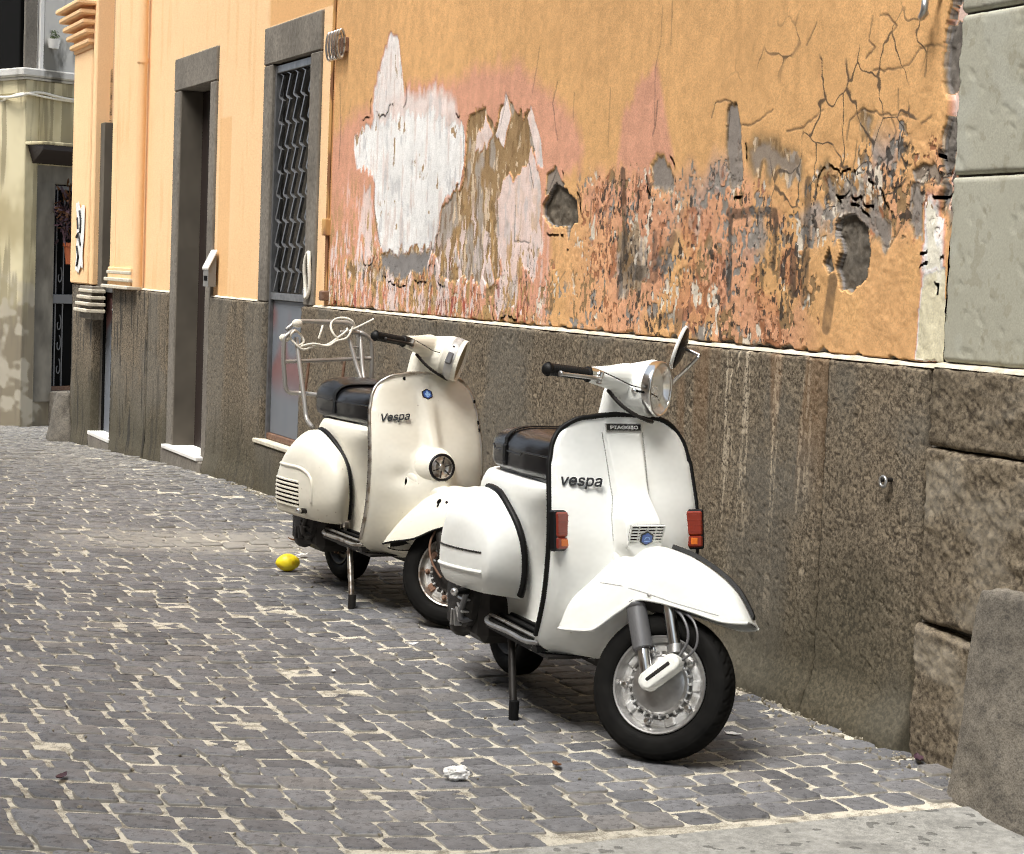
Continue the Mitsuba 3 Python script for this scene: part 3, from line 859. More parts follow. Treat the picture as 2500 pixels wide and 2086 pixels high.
def painted_wall():
    s0, s1, z0, z1 = -.015, 5.885, 1.17, 3.12
    S, Z = wall_grid(s0, s1, z0, z1, .0056, .0042)
    ds, dz = S[1, 0] - S[0, 0], Z[0, 1] - Z[0, 0]
    flat = lambda a: a.ravel()
    jag = (fb(S, Z, 34, 7, 3, 3) - .5) * 2
    jag2 = (fb(S, Z, 9, 6, 5, 4) - .5) * 2
    fine = (fb(S, Z, 80, 60, 6, 2) - .5) * 2
    u = np.zeros_like(S)
    h = np.zeros_like(S)
    v = np.zeros_like(S)
    # old pink showing through the ochre along the foot and in soft clouds
    u += .75 * sst(.50, .72, fb(S, Z, 4, 2.2, 21, 3)) * sst(1.75, 1.35, Z) * sst(1.0, 2.6, S)
    for name, val, soft, warp, pts in PATCHES:
        pts = np.array(pts)
        m = (S > pts[:, 0].min() - .25) & (S < pts[:, 0].max() + .25) & (Z > pts[:, 1].min() - .25) & (Z < pts[:, 1].max() + .3)
        i = np.where(m.any(1))[0]
        j = np.where(m.any(0))[0]
        a, b, c, d = i[0], i[-1] + 1, j[0], j[-1] + 1
        w = warp
        Sx = S[a:b, c:d] + w * (.55 * jag2 + .45 * jag)[a:b, c:d] + .10 * w * fine[a:b, c:d]
        Zx = Z[a:b, c:d] + w * (1.5 * jag + .8 * jag2)[a:b, c:d]
        pg = sg.Polygon(pts).buffer(0)
        ins = shapely.contains_xy(pg, Sx.ravel(), Zx.ravel()).reshape(Sx.shape)
        if not ins.any() or ins.all():
            continue
        sd = distance_transform_edt(ins, sampling=(ds, dz)) - distance_transform_edt(~ins, sampling=(ds, dz))
        al = np.clip(.5 + sd / (2 * soft), 0, 1)
        if soft >= .02:
            al = np.clip(al * 1.0 + (jag[a:b, c:d]) * .9 * al * (1 - al) * 2, 0, 1)
        u[a:b, c:d] = u[a:b, c:d] * (1 - al) + val * al
        v[a:b, c:d] *= 1 - al
        dep = np.interp(val, [-3, -2, -1, 0, 1, 2, 3], [-.026, -.009, -.008, .001, -.0008, -.0045, -.0035])
        if soft < .02:
            h[a:b, c:d] = h[a:b, c:d] * (1 - al) + dep * al
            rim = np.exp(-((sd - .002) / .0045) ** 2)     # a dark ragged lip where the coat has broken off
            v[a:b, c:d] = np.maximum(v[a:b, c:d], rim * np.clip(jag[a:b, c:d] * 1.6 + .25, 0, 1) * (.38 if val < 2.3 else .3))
        else:
            h[a:b, c:d] = h[a:b, c:d] * (1 - al * .5) + dep * al * .5
    rough = sst(.05, -.10, Z - 1.86 - .22 * sst(1.0, .1, S) - .08 * jag2) * sst(3.0, 2.3, S)
    h += .004 * rough * (fb(S, Z, 17, 10, 33, 3) - .5)
    # brush strokes, drips, cracks
    for kind, width, pts in LINES:
        ln = sg.LineString(pts)
        a = np.array(pts)
        m = (S > a[:, 0].min() - .1) & (S < a[:, 0].max() + .1) & (Z > a[:, 1].min() - .1) & (Z < a[:, 1].max() + .1)
        if not m.any():
            continue
        wob = .010 if kind == 'crack' else .007
        pts_ = shapely.points(S[m] * 1.0 + wob * jag2[m] + .002 * fine[m], Z[m] + wob * jag[m] + .002 * fine[m])
        d = shapely.distance(ln, pts_)
        # the wall is seen obliquely: strokes are wider along the street than across
        if kind == 'paint':
            t = np.clip(1 - (d - width) / .006, 0, 1) * np.clip(.35 + 1.2 * fb(S[m], Z[m], 20, 9, 51, 3) - .25, 0, 1)
            v[m] = np.maximum(v[m], t * .85)
        elif kind == 'drip':
            t = np.clip(1 - d / width, 0, 1)
            v[m] = np.maximum(v[m], t * .55)
        else:
            g = np.clip(1.3 - d / .0042, 0, 1) * np.clip(.55 + 1.6 * fb(S[m], Z[m], 14, 12, 53, 2) - .35, 0, 1)
            v[m] = np.maximum(v[m], g ** .7 * .72)
            h[m] -= .002 * g
    # grey rubbed soot round the strokes on the right
    soot = sst(.20, .0, np.hypot((S - 2.05) / 1.0, (Z - 1.50) / .9)) * sst(.4, .65, fb(S, Z, 9, 6, 55, 3))
    v = np.maximum(v, soot * .7)
    # ragged foot of the plaster just above the plinth
    foot = np.clip((1.215 + .035 * np.clip(fb(S, Z, 16, 3, 61, 3) - .52, 0, 1) * 3.2 - Z) / .004, 0, 1)
    h -= .022 * foot
    u = u * (1 - foot) - 2.5 * foot
    # the broken arris along the corner
    cw = .035 + .05 * np.clip(fb(S, Z, 3, 9, 63, 4) - .42, 0, 1) * 2.4
    arr = np.clip((cw - S) / .006, 0, 1) * sst(1.55, 1.75, Z)
    h -= .03 * arr
    u = u * (1 - arr) + arr * np.where(fb(S, Z, 20, 14, 64, 2) > .55, 1.9, -2.6)
    # trowelled unevenness and grain
    h += .006 * (fb(S, Z, 2.2, 2.0, 71, 3) - .5) + .0024 * (fb(S, Z, 28, 24, 72, 3) - .5) * (1 + 2.2 * rough) + .0012 * fine * (.5 + rough) + .0022 * (jag * .5) * (u > 1.5)
    inner = u < -2
    h += inner * .020 * (fb(S, Z, 26, 26, 73, 3) - .5)
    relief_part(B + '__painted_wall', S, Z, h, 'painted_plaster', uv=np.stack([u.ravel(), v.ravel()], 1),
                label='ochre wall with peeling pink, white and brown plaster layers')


painted_wall()
add(B + '__upper_wall', cat(wbox(-.01, 5.955, -.5, .0, 3.121, 9.5, .002), wbox(5.955, 10.52, -.5, .0, 4.4, 9.5, .002), wbox(10.52, 13.29, -.5, .0, 4.4, 9.5, .002)), 'ochre_plaster')
add(B + '__wall_core', cat(wbox(-.01, 5.88, -.5, -.07, -.4, 3.119, .01), wbox(5.88, 6.12, -.5, -.07, -.5, 3.119, .01), wbox(7.27, 8.42, -.5, -.07, -.5, 3.119, .01), wbox(9.6, 11.6, -.5, -.07, -.6, 3.119, .01),
                          wbox(12.32, 13.29, -.5, -.07, -.8, 3.119, .01), wbox(5.88, 13.29, -1.6, -1.4, -.8, 3.119, .01)), 'void_black')


def plain_panel(s0, s1, z0, z1, off=0.0, key='__plaster_panel', bsdf='ochre_plaster', back=.07):
    S, Z = wall_grid(s0, s1, z0, z1, .02, .02)
    h = off + .006 * (fb(S, Z, 2, 2, 81, 3) - .5) + .002 * (fb(S, Z, 18, 14, 82, 2) - .5)
    P = w2(S, h, Z)
    t = sheet(P, back, WN)
    if t.volume < 0:
        t.invert()
    add(B + key, t, bsdf, smooth=30)


plain_panel(5.955, 10.52, 2.952, 4.4)
plain_panel(5.955, 6.118, 1.2, 2.952)
plain_panel(7.272, 8.42, 1.2, 2.952)
plain_panel(9.602, 10.52, 1.2, 2.952)
# the chase that the conduit runs in
add(B + '__chase', wbox(5.89, 5.953, -.06, -.022, 1.2, 3.12, .003), 'ochre_plaster')


# plinth: rough stone slabs, each a piece of its own
def plinth_slab(s0, s1, lime, grime, ds=.009, dz=.007, off0=.030, top=1.198, bot=None, flare=.05):
    bot = float(zg(np.array(s1))) - .06 if bot is None else bot
    S, Z = wall_grid(s0, s1, bot, top, ds, dz)
    base = zg(S)
    a = fb(S, Z, 46, 46, 91, 3)
    b = fb(S, Z, 5, 5, 92, 4)
    off = off0 + .010 * (b - .5) + .007 * (a - .5) - .005 * np.clip((a - .60) / .06, 0, 1)
    off = off + flare * sst(.20, .0, Z - base + .06 * (b - .5)) ** 1.5
    e = np.minimum(np.minimum(S - s0, s1 - S) + .003, (top - Z) + .003)
    e = e + .012 * (fb(S, Z, 24, 24, 93, 3) - .5)
    off = off - .03 * np.clip(1 - e / .012, 0, 1) ** 1.5
    # thickness: the border of the grid is drawn back into the wall
    S, Z, off = padded(S, Z, off, off0 - .075)
    relief_part(B + '__plinth__stone_slab', S, Z, off, 'plinth_stone', uv=np.stack([np.full(S.size, lime), np.full(S.size, grime)], 1))


plinth_slab(.012, .568, .1, .0)
plinth_slab(.572, 2.40, 1.0, .1)
plinth_slab(2.404, 4.10, .1, .1)
plinth_slab(4.104, 6.305, .25, .15)
plinth_slab(7.095, 8.425, .25, .4, flare=.03)
plinth_slab(9.595, 10.252, .1, .5, .016, .012, flare=.015)
plinth_slab(10.256, 11.56, .1, .9, .016, .012, flare=.015)
plinth_slab(12.32, 13.27, .1, .9, .016, .012, flare=.02)
for b_ in (wbox(.0, 6.30, -.07, .0, -.3, 1.19), wbox(7.11, 8.42, -.07, .0, -.4, 1.19), wbox(9.62, 11.56, -.07, .0, -.5, 1.19), wbox(12.33, 13.26, -.07, .0, -.7, 1.19)):
    add(B + '__plinth_bed', b_, 'surround_stone')
# mortar fillet along the top of the plinth
S_ = np.linspace(.0, 6.11, 420)
scene['lime_mortar'] = pr(proc(lambda p, n, uv: mix((.34, .30, .22), (.62, .58, .49), fbm(p.x * 34, p.y * 34, p.z * 34, 3))), .9, spec=.2)
for a_, b_ in ((.0, 6.11), (7.28, 8.42), (9.6, 10.5)):
    S_ = np.linspace(a_, b_, int((b_ - a_) / .014))
    n1 = meshkit.fbm(np.stack([S_ * 14, 0 * S_, 0 * S_], -1), 3, 5) - .5
    prof = np.stack([w2(S_, .0 * S_ - .03, 1.213 + .010 * n1), w2(S_, .008 + .022 * n1, 1.209 + .008 * n1), w2(S_, .022 + .02 * n1, 1.199 + 0 * S_), w2(S_, .0 * S_ - .03, 1.188 + 0 * S_)], 1)
    add(B + '__mortar_fillet', loft(prof), 'lime_mortar', smooth=50)

# stone surround, door and step of the doorway
DS = B + '__door_surround'
gd = float(zg(np.array(9.0)))
add(DS + '__lintel', wbox(8.42, 9.60, -.30, .022, 2.71, 2.95, .008), 'surround_stone')
add(DS + '__jamb', wbox(8.42, 8.572, -.30, .020, gd - .05, 2.708, .008), 'surround_stone')
add(DS + '__jamb', wbox(9.425, 9.598, -.30, .020, gd - .05, 2.708, .008), 'surround_stone')
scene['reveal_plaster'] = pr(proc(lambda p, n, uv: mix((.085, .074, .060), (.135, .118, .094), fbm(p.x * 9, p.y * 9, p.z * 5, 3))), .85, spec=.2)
add(DS + '__reveal', wbox(9.405, 9.4255, -.30, .012, gd, 2.705, .002), 'reveal_plaster')
add(B + '__door', cat(wbox(8.572, 8.98, -.19, -.15, gd + .12, 2.705, .004), wbox(8.99, 9.405, -.19, -.15, gd + .12, 2.705, .004), wbox(8.60, 8.94, -.15, -.135, .35, 1.2, .01), wbox(8.60, 8.94, -.15, -.135, 1.35, 2.5, .01)), 'door_wood')
add(B + '__doorstep', wbox(8.50, 9.52, -.15, .075, gd + .095, gd + .125, .006), 'white_marble')
add(B + '__step_riser', wbox(8.43, 9.59, -.15, .062, gd - .1, gd + .094, .01), 'surround_stone')

# barred doorway with the grey sheet metal panel
WS = B + '__gate_surround'
add(WS + '__lintel', wbox(6.12, 7.27, -.25, .020, 2.712, 2.95, .008), 'surround_stone')
add(WS + '__jamb', wbox(6.12, 6.306, -.25, .018, 1.2, 2.71, .008), 'surround_stone')
add(WS + '__jamb', wbox(7.092, 7.268, -.25, .018, 1.2, 2.71, .008), 'surround_stone')
add(WS + '__threshold', wbox(6.25, 7.17, -.14, .05, -.05, .29, .012), 'plinth_stone', uv=None)
add(WS + '__threshold_edge', wbox(6.25, 7.15, -.13, .062, .292, .318, .005), 'lime_mortar')
G = B + '__gate'
add(G + '__panel', wbox(6.335, 7.062, -.055, -.03, .36, 1.215, .004), 'gate_grey')
add(G + '__stile', wbox(7.066, 7.09, -.06, -.004, .32, 2.70, .004), 'iron')
add(G + '__stile', wbox(6.308, 6.335, -.06, -.004, .32, 2.70, .004), 'iron')
add(G + '__rail', wbox(6.335, 7.066, -.06, -.008, 1.216, 1.262, .004), 'iron')
add(G + '__rail', wbox(6.335, 7.066, -.06, -.008, 2.65, 2.70, .004), 'iron')
add(G + '__rail', wbox(6.335, 7.066, -.06, -.008, .321, .36, .004), 'rust_metal')
add(G + '__backing', wbox(6.308, 7.09, -.30, -.28, .3, 2.70, .004), 'void_black')
for i in range(5):
    sx = 6.40 + .150 * i
    path, nseg = [], 9
    for q in range(nseg):
        za, zb = 1.262 + (2.65 - 1.262) * q / nseg, 1.262 + (2.65 - 1.262) * (q + 1) / nseg
        for t in (.06, .3, .6, .86, .97):
            path.append((sx + .042 - .084 * min(t / .86, 1) + (.060 if t > .9 else 0), za + (zb - za) * t))
    path = np.array(path)
    ss, zz = path[:, 0], path[:, 1]
    L = np.stack([w2(ss - .011, -.018 + 0 * ss, zz), w2(ss + .011, -.018 + 0 * ss, zz), w2(ss + .011, -.036 + 0 * ss, zz), w2(ss - .011, -.036 + 0 * ss, zz)], 1)
    add(G + '__bar', loft(L), 'iron')

# the shop doorway up the street with its pilasters
add(B + '__pilaster__shaft', wbox(10.69, 11.40, -.05, .045, 1.36, 4.4, .012), 'ochre_plaster')
add(B + '__pilaster__fillet', wbox(11.455, 11.655, -.30, .035, 1.2, 4.4, .01), 'ochre_plaster')
add(B + '__pilaster__groove', wbox(11.395, 11.46, -.05, -.01, 1.2, 4.4, .004), 'ochre_plaster')
add(B + '__pilaster__groove', wbox(10.52, 10.69, -.05, -.004, 1.2, 4.4, .004), 'ochre_plaster')
for i, (z0, o) in enumerate(((1.192, .120), (1.252, .095), (1.312, .075))):
    add(B + '__pilaster__base_moulding', wbox(10.62 + .04 * i, 11.60, -.05, o, z0, z0 + .030, .006), 'lime_mortar')  # ochre mouldings given a paler material to paint in their lit tops
add(B + '__pilaster__base', wbox(10.70, 11.56, -.05, .070, 1.19, 1.37, .006), 'ochre_plaster')
Q = B + '__far_pilaster'
add(Q + '__shaft', wbox(12.50, 13.28, -.25, .050, 1.2, 3.30, .012), 'ochre_plaster')
add(Q + '__fillet', wbox(12.32, 12.46, -.30, .045, 1.2, 4.4, .01), 'ochre_plaster')
for i in range(5):
    add(Q + '__capital_moulding', wbox(12.47 - .02 * i, 13.29 + .03 * i, -.1, .10 + .028 * i, 3.335 + .082 * i, 3.335 + .082 * i + .046, .012), 'ochre_plaster')
add(Q + '__capital', wbox(12.49, 13.29, -.1, .060, 3.30, 4.2, .012), 'ochre_plaster')
for i in range(4):
    add(Q + '__base_moulding', wbox(12.03, 12.60, -.02, .150 - .014 * i, .96 + .058 * i, .99 + .058 * i, .006), 'lime_mortar')
add(Q + '__base', wbox(12.10, 12.62, -.02, .09, .90, 1.19, .006), 'surround_stone')
SD = B + '__shop_door'
scene['beige_panel'] = pr(proc(lambda p, n, uv: mix((.40, .265, .165), (.47, .32, .205), fbm(p.x * 7, p.y * 7, p.z * 4, 3))), .8, spec=.2)
add(SD + '__infill', wbox(11.60, 12.34, -.16, -.10, 2.63, 4.4, .004), 'beige_panel')
add(SD + '__reveal', wbox(12.16, 12.33, -.30, -.005, 1.16, 2.628, .004), 'reveal_plaster')
add(SD + '__panel', wbox(11.60, 12.32, -.12, -.09, -.10, 1.14, .005), 'gate_grey')
add(SD + '__rail', wbox(11.60, 12.16, -.12, -.05, 1.14, 1.20, .005), 'iron')
add(SD + '__threshold', wbox(11.5, 12.36, -.12, .05, -.135, -.10, .006), 'white_marble')
add(SD + '__riser', wbox(11.5, 12.36, -.12, .045, -.45, -.136, .01), 'surround_stone')
for i in range(3):
    zz = np.linspace(1.2, 2.62, 60)
    ss = 11.74 + .14 * i + .03 * np.sign(np.sin(zz * 40)) * 0 + .035 * np.abs(((zz * 6.2) % 2) - 1)
    add(SD + '__bar', loft(np.stack([w2(ss - .012, -.085 + 0 * ss, zz), w2(ss + .012, -.07 + 0 * ss, zz), w2(ss + .012, -.078 + 0 * ss, zz), w2(ss - .012, -.09 + 0 * ss, zz)], 1)), 'worn_chrome')

# ------------------------------------------------------------------ pale house on the right, with its stone blocks
H2 = thing('pale_house', 'pale grey green plastered house on big rough stone blocks at the right edge', 'building')
for (z0, z1) in ((1.222, 1.780), (1.788, 2.266), (2.274, 3.2)):
    S, Z = wall_grid(-2.6, -.02, z0, z1, .011, .009)
    h = .014 + .005 * (fb(S, Z, 2.4, 2.4, 101, 3) - .5) + .0022 * (fb(S, Z, 22, 16, 102, 3) - .5) - .003 * np.clip((fb(S, Z, 30, 24, 103, 3) - .70) / .03, 0, 1)
    e = np.minimum(Z - z0, z1 - Z) + .01 * (fb(S, Z, 18, 18, 104, 3) - .5)
    h = h - .010 * np.clip(1 - e / .010, 0, 1) ** 1.5
    e2 = -.02 - S + .035 * (fb(S, Z, 3, 12, 105, 4) - .5)
    h = h - .03 * np.clip(1 - e2 / .016, 0, 1) ** 1.3
    S, Z, h = padded(S, Z, h)
    P = w2(S, h, Z)
    g = grid(P)
    if g.face_normals[len(g.faces) // 2] @ WN < 0:
        g.invert()
    add(H2 + '__plaster_course', g, 'pale_plaster', smooth=True)
add(H2 + '__core', wbox(-16, -.022, -.5, -.012, -.3, 9.5, .005), 'surround_stone')  # carried on out of view behind the camera to deepen the scooter shadows


def stone_block(s0, s1, z0, z1, off, seed, tiltz=0.0):
    S, Z = wall_grid(s0, s1, z0, z1, .008, .008)
    a = fb(S, Z, 4, 6, seed, 4)
    b = fb(S, Z, 40, 40, seed + 1, 3)
    h = off + .022 * (a - .5) + .018 * (b - .5) + .014 * (fb(S, Z, 16, 26, seed + 5, 3) - .5)
    e = np.minimum(np.minimum(S - s0, s1 - S), np.minimum(Z - z0, z1 - Z)) + .022 * (fb(S, Z, 14, 14, seed + 2, 3) - .5)
    h = h - .020 * np.clip(1 - e / .012, 0, 1) ** 1.5
    S, Z, h = padded(S, Z, h)
    P = w2(S, h, Z + tiltz * (S - s1))
    g = grid(P)
    if g.face_normals[len(g.faces) // 2] @ WN < 0:
        g.invert()
    add(H2 + '__stone_block', g, 'block_stone', smooth=True)


stone_block(-1.3, -.012, .963, 1.205, .040, 111)
stone_block(-1.3, -.012, .421, .956, .045, 121)
stone_block(-1.3, -.012, -.08, .414, .050, 131, .07)
stone_block(-2.5, -1.31, .70, 1.205, .040, 141)
stone_block(-2.5, -1.31, -.08, .69, .040, 151)
S_ = np.linspace(-2.5, -.01, 180)
n1 = meshkit.fbm(np.stack([S_ * 10, 0 * S_, 0 * S_], -1), 3, 8) - .5
add(H2 + '__mortar_fillet', loft(np.stack([w2(S_, 0 * S_ - .03, 1.222 + .008 * n1), w2(S_, .022 + .02 * n1, 1.216 + .008 * n1), w2(S_, .036 + .02 * n1, 1.204 + 0 * S_), w2(S_, 0 * S_ - .03, 1.200 + 0 * S_)], 1)), 'lime_mortar', smooth=50)


# ------------------------------------------------------------------ corner guard stones
def rough_stone(key, label, poly_pts, h, bsdf, cat_, seed, taper, amp=.03, res=.02):
    """poly_pts: foot outline in (s, off); narrowing to the top by taper(s, off, t)."""
    pg = np.array(poly_pts, float)
    lo = np.concatenate([pg, np.full((len(pg), 1), -.3)], 1)
    hi = np.array([taper(*p) for p in pg])
    m = from_manifold(m3.Manifold.hull_points(np.vstack([lo, hi])).refine_to_length(res))
    m.merge_vertices()
    trimesh.smoothing.filter_taubin(m, lamb=.5, nu=.52, iterations=6)
    n = m.vertex_normals
    d = meshkit.fbm(m.vertices * 5, 4, seed) - .5
    d2 = meshkit.fbm(m.vertices * 28, 3, seed + 1) - .5
    m.vertices = m.vertices + n * (amp * d * 2 + .012 * d2)[:, None]
    k = thing(key, label, cat_)
    scene[k] = mikit.ply(wmesh(m), bsdf, smooth=50)
    return k


rough_stone('corner_guard_stone', 'big rough grey guard stone leaning against the wall at the right edge', [(-.42, .00), (-.44, .24), (-.50, .29), (-.85, .34), (-1.5, .34), (-1.5, .00)], .5, 'guard_stone', 'guard stone', 201,
            lambda s, o: (s * .97, min(o * .55, .15), .585 if s > -.6 else .61), .014, .018)
rough_stone('far_guard_stone', 'rounded grey guard boulder at the far end of the ochre building', [(13.12, .03), (13.15, .14), (13.3, .21), (13.55, .19), (13.7, .0)], .5, 'guard_stone', 'guard stone', 211,
            lambda s, o: (13.4 + (s - 13.4) * .5, min(o * .7, .12), .17), .03, .04)

# ------------------------------------------------------------------ unseen house across the street, added to cut the low sky light
OH = thing('added_opposite_house', 'plain plastered house across the street, unseen and added to cut low sky light', 'building')
add(OH + '__wall', wbox(-16, 15.0, 7.0, 8.0, -1.0, 9.0, .03), 'far_grey')
for i_ in range(5):
    for z_ in (1.2, 4.6):
        add(OH + '__window', wbox(-13 + 6 * i_, -11.8 + 6 * i_, 6.95, 7.05, z_, z_ + 1.8, .01), 'void_black')
        add(OH + '__window__sill', wbox(-13.1 + 6 * i_, -11.7 + 6 * i_, 6.85, 7.0, z_ - .08, z_, .01), 'surround_stone')

# ------------------------------------------------------------------ fittings on the wall
# conduit
pz = np.array([1.23, 1.6, 2.2, 2.8, 3.6, 4.6, 6.0])
k = thing('wall_conduit', 'thin painted vertical conduit pipe on the ochre wall beside the barred doorway', 'pipe')
scene['conduit_paint'] = pr(proc(lambda p, n, uv: mix((.50, .28, .10), (.22, .10, .045), smoothstep(.45, .65, fbm(p.x * 30, p.y * 30, p.z * 4, 3)))), .6)
add(k + '__tube', tube(w2(5.905 + .012 * np.sin(np.linspace(0, 9, 40)), .008, np.linspace(1.24, 6, 40)), .012, 8), 'conduit_paint', smooth=40)
add(k + '__joint_box', wbox(5.885, 5.945, -.02, .035, 1.62, 1.72, .006), 'conduit_paint')
add(k + '__foot_clip', wbox(5.87, 5.945, -.02, .04, 1.24, 1.30, .008), 'rust_metal')
# bracket of looped wires
k = thing('wire_bracket', 'small bracket of shiny looped wires high on the wall beside the barred doorway', 'bracket')
add(k + '__plate', wbox(5.66, 5.87, -.01, .03, 2.66, 2.745, .006), 'rust_metal')
for i in range(5):
    s = 5.665 + .05 * i
    th = np.linspace(0, 2 * np.pi, 28, endpoint=False)
    add(k + '__wire_loop', tube(np.stack([w2(s, .045 + .022 * np.cos(t), 2.705 + .080 * np.sin(t)) for t in th]), .0075, 8, closed=True), 'chrome' if i > 1 else 'worn_chrome', smooth=True)
# drain pipe by the pilaster
k = thing('drain_pipe', 'ochre painted drain pipe beside the pilaster up the street', 'pipe')
add(k + '__tube', rod(w2(10.52, .055, 1.22), w2(10.52, .055, 8.0), .038, n=18), 'ochre_plaster', smooth=40)
add(k + '__collar', cat(*[rod(w2(10.52, .055, z), w2(10.52, .055, z + .04), .046, n=18) for z in (3.0, 5.0)]), 'ochre_plaster', smooth=30)
# letter box
k = thing('letter_box', 'small grey letter box with a sloping white top on the right door jamb', 'letter box')
lb = np.array([(.02, 1.27), (.075, 1.27), (.075, 1.40), (.02, 1.515)])
for (a, b, key, m, g) in ((8.285, 8.42, '__body', 'box_grey', 0), (8.275, 8.43, '__lid', 'white_marble', 1)):
    L = lb if not g else np.array([(.018, 1.512), (.080, 1.388), (.082, 1.400), (.018, 1.528)])
    add(k + key, loft(np.stack([w2(np.full(4, a), L[:, 0], L[:, 1]), w2(np.full(4, b), L[:, 0], L[:, 1])])), m)
add(k + '__slot', wbox(8.31, 8.39, .070, .079, 1.31, 1.345, .002), 'void_black')
# papers on the wall
def paper(key, label, s0, s1, z0, z1, off, seed, marks):
    S, Z = wall_grid(s0, s1, z0, z1, .02, .02)
    r = fb(S, Z, 6, 4, seed, 3)
    Sx = S + (r - .5) * .16 * np.where((S < s0 + .08) | (S > s1 - .08), 1, .3)
    P = w2(Sx, off + .012 * r, Z + (fb(S, Z, 9, 3, seed + 1, 2) - .5) * .16)
    t = sheet(P, .002)
    if t.volume < 0:
        t.invert()
    kk = thing(key, label, 'poster')
    add(kk + '__sheet', t, 'white_paper', smooth=True)
    for m in marks:
        q = np.array(m)
        add(kk + '__brush_mark', tube(w2(q[:, 0], off + .014, q[:, 1]), .010, 6), 'ink', smooth=True)
paper('torn_poster', 'tall torn white poster with black brush marks pasted on the far pilaster', 12.63, 12.98, 1.34, 1.92, .056, 301,
      [[(12.80, 1.86), (12.74, 1.78), (12.76, 1.66)], [(12.90, 1.80), (12.86, 1.70)], [(12.93, 1.62), (12.84, 1.66), (12.74, 1.55)], [(12.90, 1.54), (12.82, 1.44), (12.88, 1.36)]])
paper('torn_door_paper', 'torn strips of white paper stuck on the grey metal shop door', 11.64, 12.02, .47, 1.10, -.086, 311,
      [[(11.83, 1.1), (11.85, .9), (11.80, .62)], [(11.93, 1.0), (11.90, .86)]])
# white loop and lime patches by the gate
k = thing('cord_loop', 'white oval cord loop hanging on the right jamb of the barred doorway', 'cord')
th = np.linspace(0, 2 * np.pi, 40, endpoint=False)
scene[k] = mikit.ply(tube(np.stack([w2(6.20 + .05 * np.cos(t), .03 + .004 * np.sin(3 * t), 1.385 + .135 * np.sin(t)) for t in th]), .012, 8, closed=True), 'white_cord', smooth=True)
# eye bolt on the plinth, hook at the corner
k = thing('eye_bolt', 'small pale iron ring bolt on the stone plinth right of the front scooter', 'bolt')
add(k + '__ring', tube(np.stack([w2(.171 + .016 * np.cos(t), .062, .829 + .016 * np.sin(t)) for t in th]), .0055, 8, closed=True), 'aluminium', smooth=True)
add(k + '__shank', rod(w2(.171, .02, .835), w2(.171, .068, .835), .007), 'dark_metal', smooth=True)
k = thing('wall_hook', 'small iron hook on the ochre wall at the top right corner', 'hook')
scene[k] = mikit.ply(tube(spline([w2(.09, -.02, 2.335), w2(.09, .06, 2.33), w2(.075, .075, 2.29), w2(.11, .06, 2.27), w2(.13, .03, 2.29)], 24), .011, 8), 'aluminium', smooth=True)

# ------------------------------------------------------------------ the house at the end of the street
FC = A3([-5.49, 21.385, 0.0])
DR = A3([.70, .714, 0.0]) / np.hypot(.70, .714)
NR = A3([DR[1], -DR[0], 0.0])
FM = mat(np.stack([DR, NR, [0, 0, 1.0]], 1), FC)     # u along the right face, out towards the viewer, up


def fbox(u0, u1, o0, o1, z0, z1, c=.008):
    t = xf(cbox(u0, u1, o0, o1, z0, z1, c), FM)
    if t.volume < 0:
        t.invert()
    return t


def fP(u, o, z):
    return FC + u * DR + o * NR + z * A3([0, 0, 1.0])


E1 = thing('end_house', 'yellowish weathered house standing across the end of the street behind the ochre building', 'building')
add(E1 + '__wall', cat(fbox(0, .17, -6, 0, -1.2, 3.37, .01), fbox(.17, .9, -6, -.0, 2.45, 3.369, .01), fbox(.17, .412, -6, -.05, -1.2, 2.45, .01), fbox(.9, 6, -6, -.03, -1.2, 3.37, .01)), 'far_plaster')
add(E1 + '__cornice', cat(fbox(-.10, 6, -6, .10, 3.40, 3.49, .015), fbox(-.05, 6, -6, .05, 3.37, 3.40, .01)), 'far_grey')
add(E1 + '__string_course', fbox(-.022, 6, -6, .022, 3.215, 3.37, .01), 'far_plaster')
add(E1 + '__upper_wall', fbox(.22, 6, -6, -.012, 3.49, 9, .01), 'far_grey')
add(E1 + '__dark_opening', fbox(-.02, .165, -6, -.12, 3.49, 9, .01), 'void_black')
add(E1 + '__shutter', fbox(-.01, .150, -.06, -.03, 3.50, 5.6, .01), 'surround_stone')
add(E1 + '__window_frame', fbox(.168, .218, -.12, -.005, 3.49, 5.6, .006), 'white_marble')
add(E1 + '__door_surround', cat(fbox(.165, .42, -.3, -.03, -.2, 2.28, .01), fbox(.165, .9, -.3, -.028, 2.25, 2.46, .01)), 'far_stone')
add(E1 + '__door_hood', xf(from_manifold(m3.Manifold.hull_points(np.array([(.10, 0, 2.46), (1.0, 0, 2.46), (.02, .34, 2.60), (1.1, .34, 2.60), (.02, .34, 2.655), (1.1, .34, 2.655), (.02, 0, 2.70), (1.1, 0, 2.70)]))), FM), 'door_wood')
add(E1 + '__door_hood__ledge', fbox(.0, 1.1, 0, .36, 2.655, 2.69, .008), 'far_plaster')
D2 = E1 + '__iron_door'
add(D2 + '__backing', fbox(.42, .95, -.22, -.2, -.1, 2.25, .003), 'void_black')
add(D2 + '__stile', fbox(.42, .475, -.19, -.12, -.08, 2.24, .004), 'shock_grey')
add(D2 + '__rail', fbox(.475, .95, -.19, -.125, .91, 1.015, .004), 'shock_grey')
add(D2 + '__rail', fbox(.475, .95, -.19, -.125, 2.19, 2.24, .004), 'shock_grey')
add(D2 + '__rail', fbox(.475, .95, -.19, -.125, -.08, -.03, .004), 'rust_metal')
for u in (.515, .61):
    add(D2 + '__bar', cat(fbox(u, u + .016, -.17, -.15, -.03, .91, .002), fbox(u, u + .016, -.17, -.15, 1.015, 2.19, .002)), 'shock_grey')
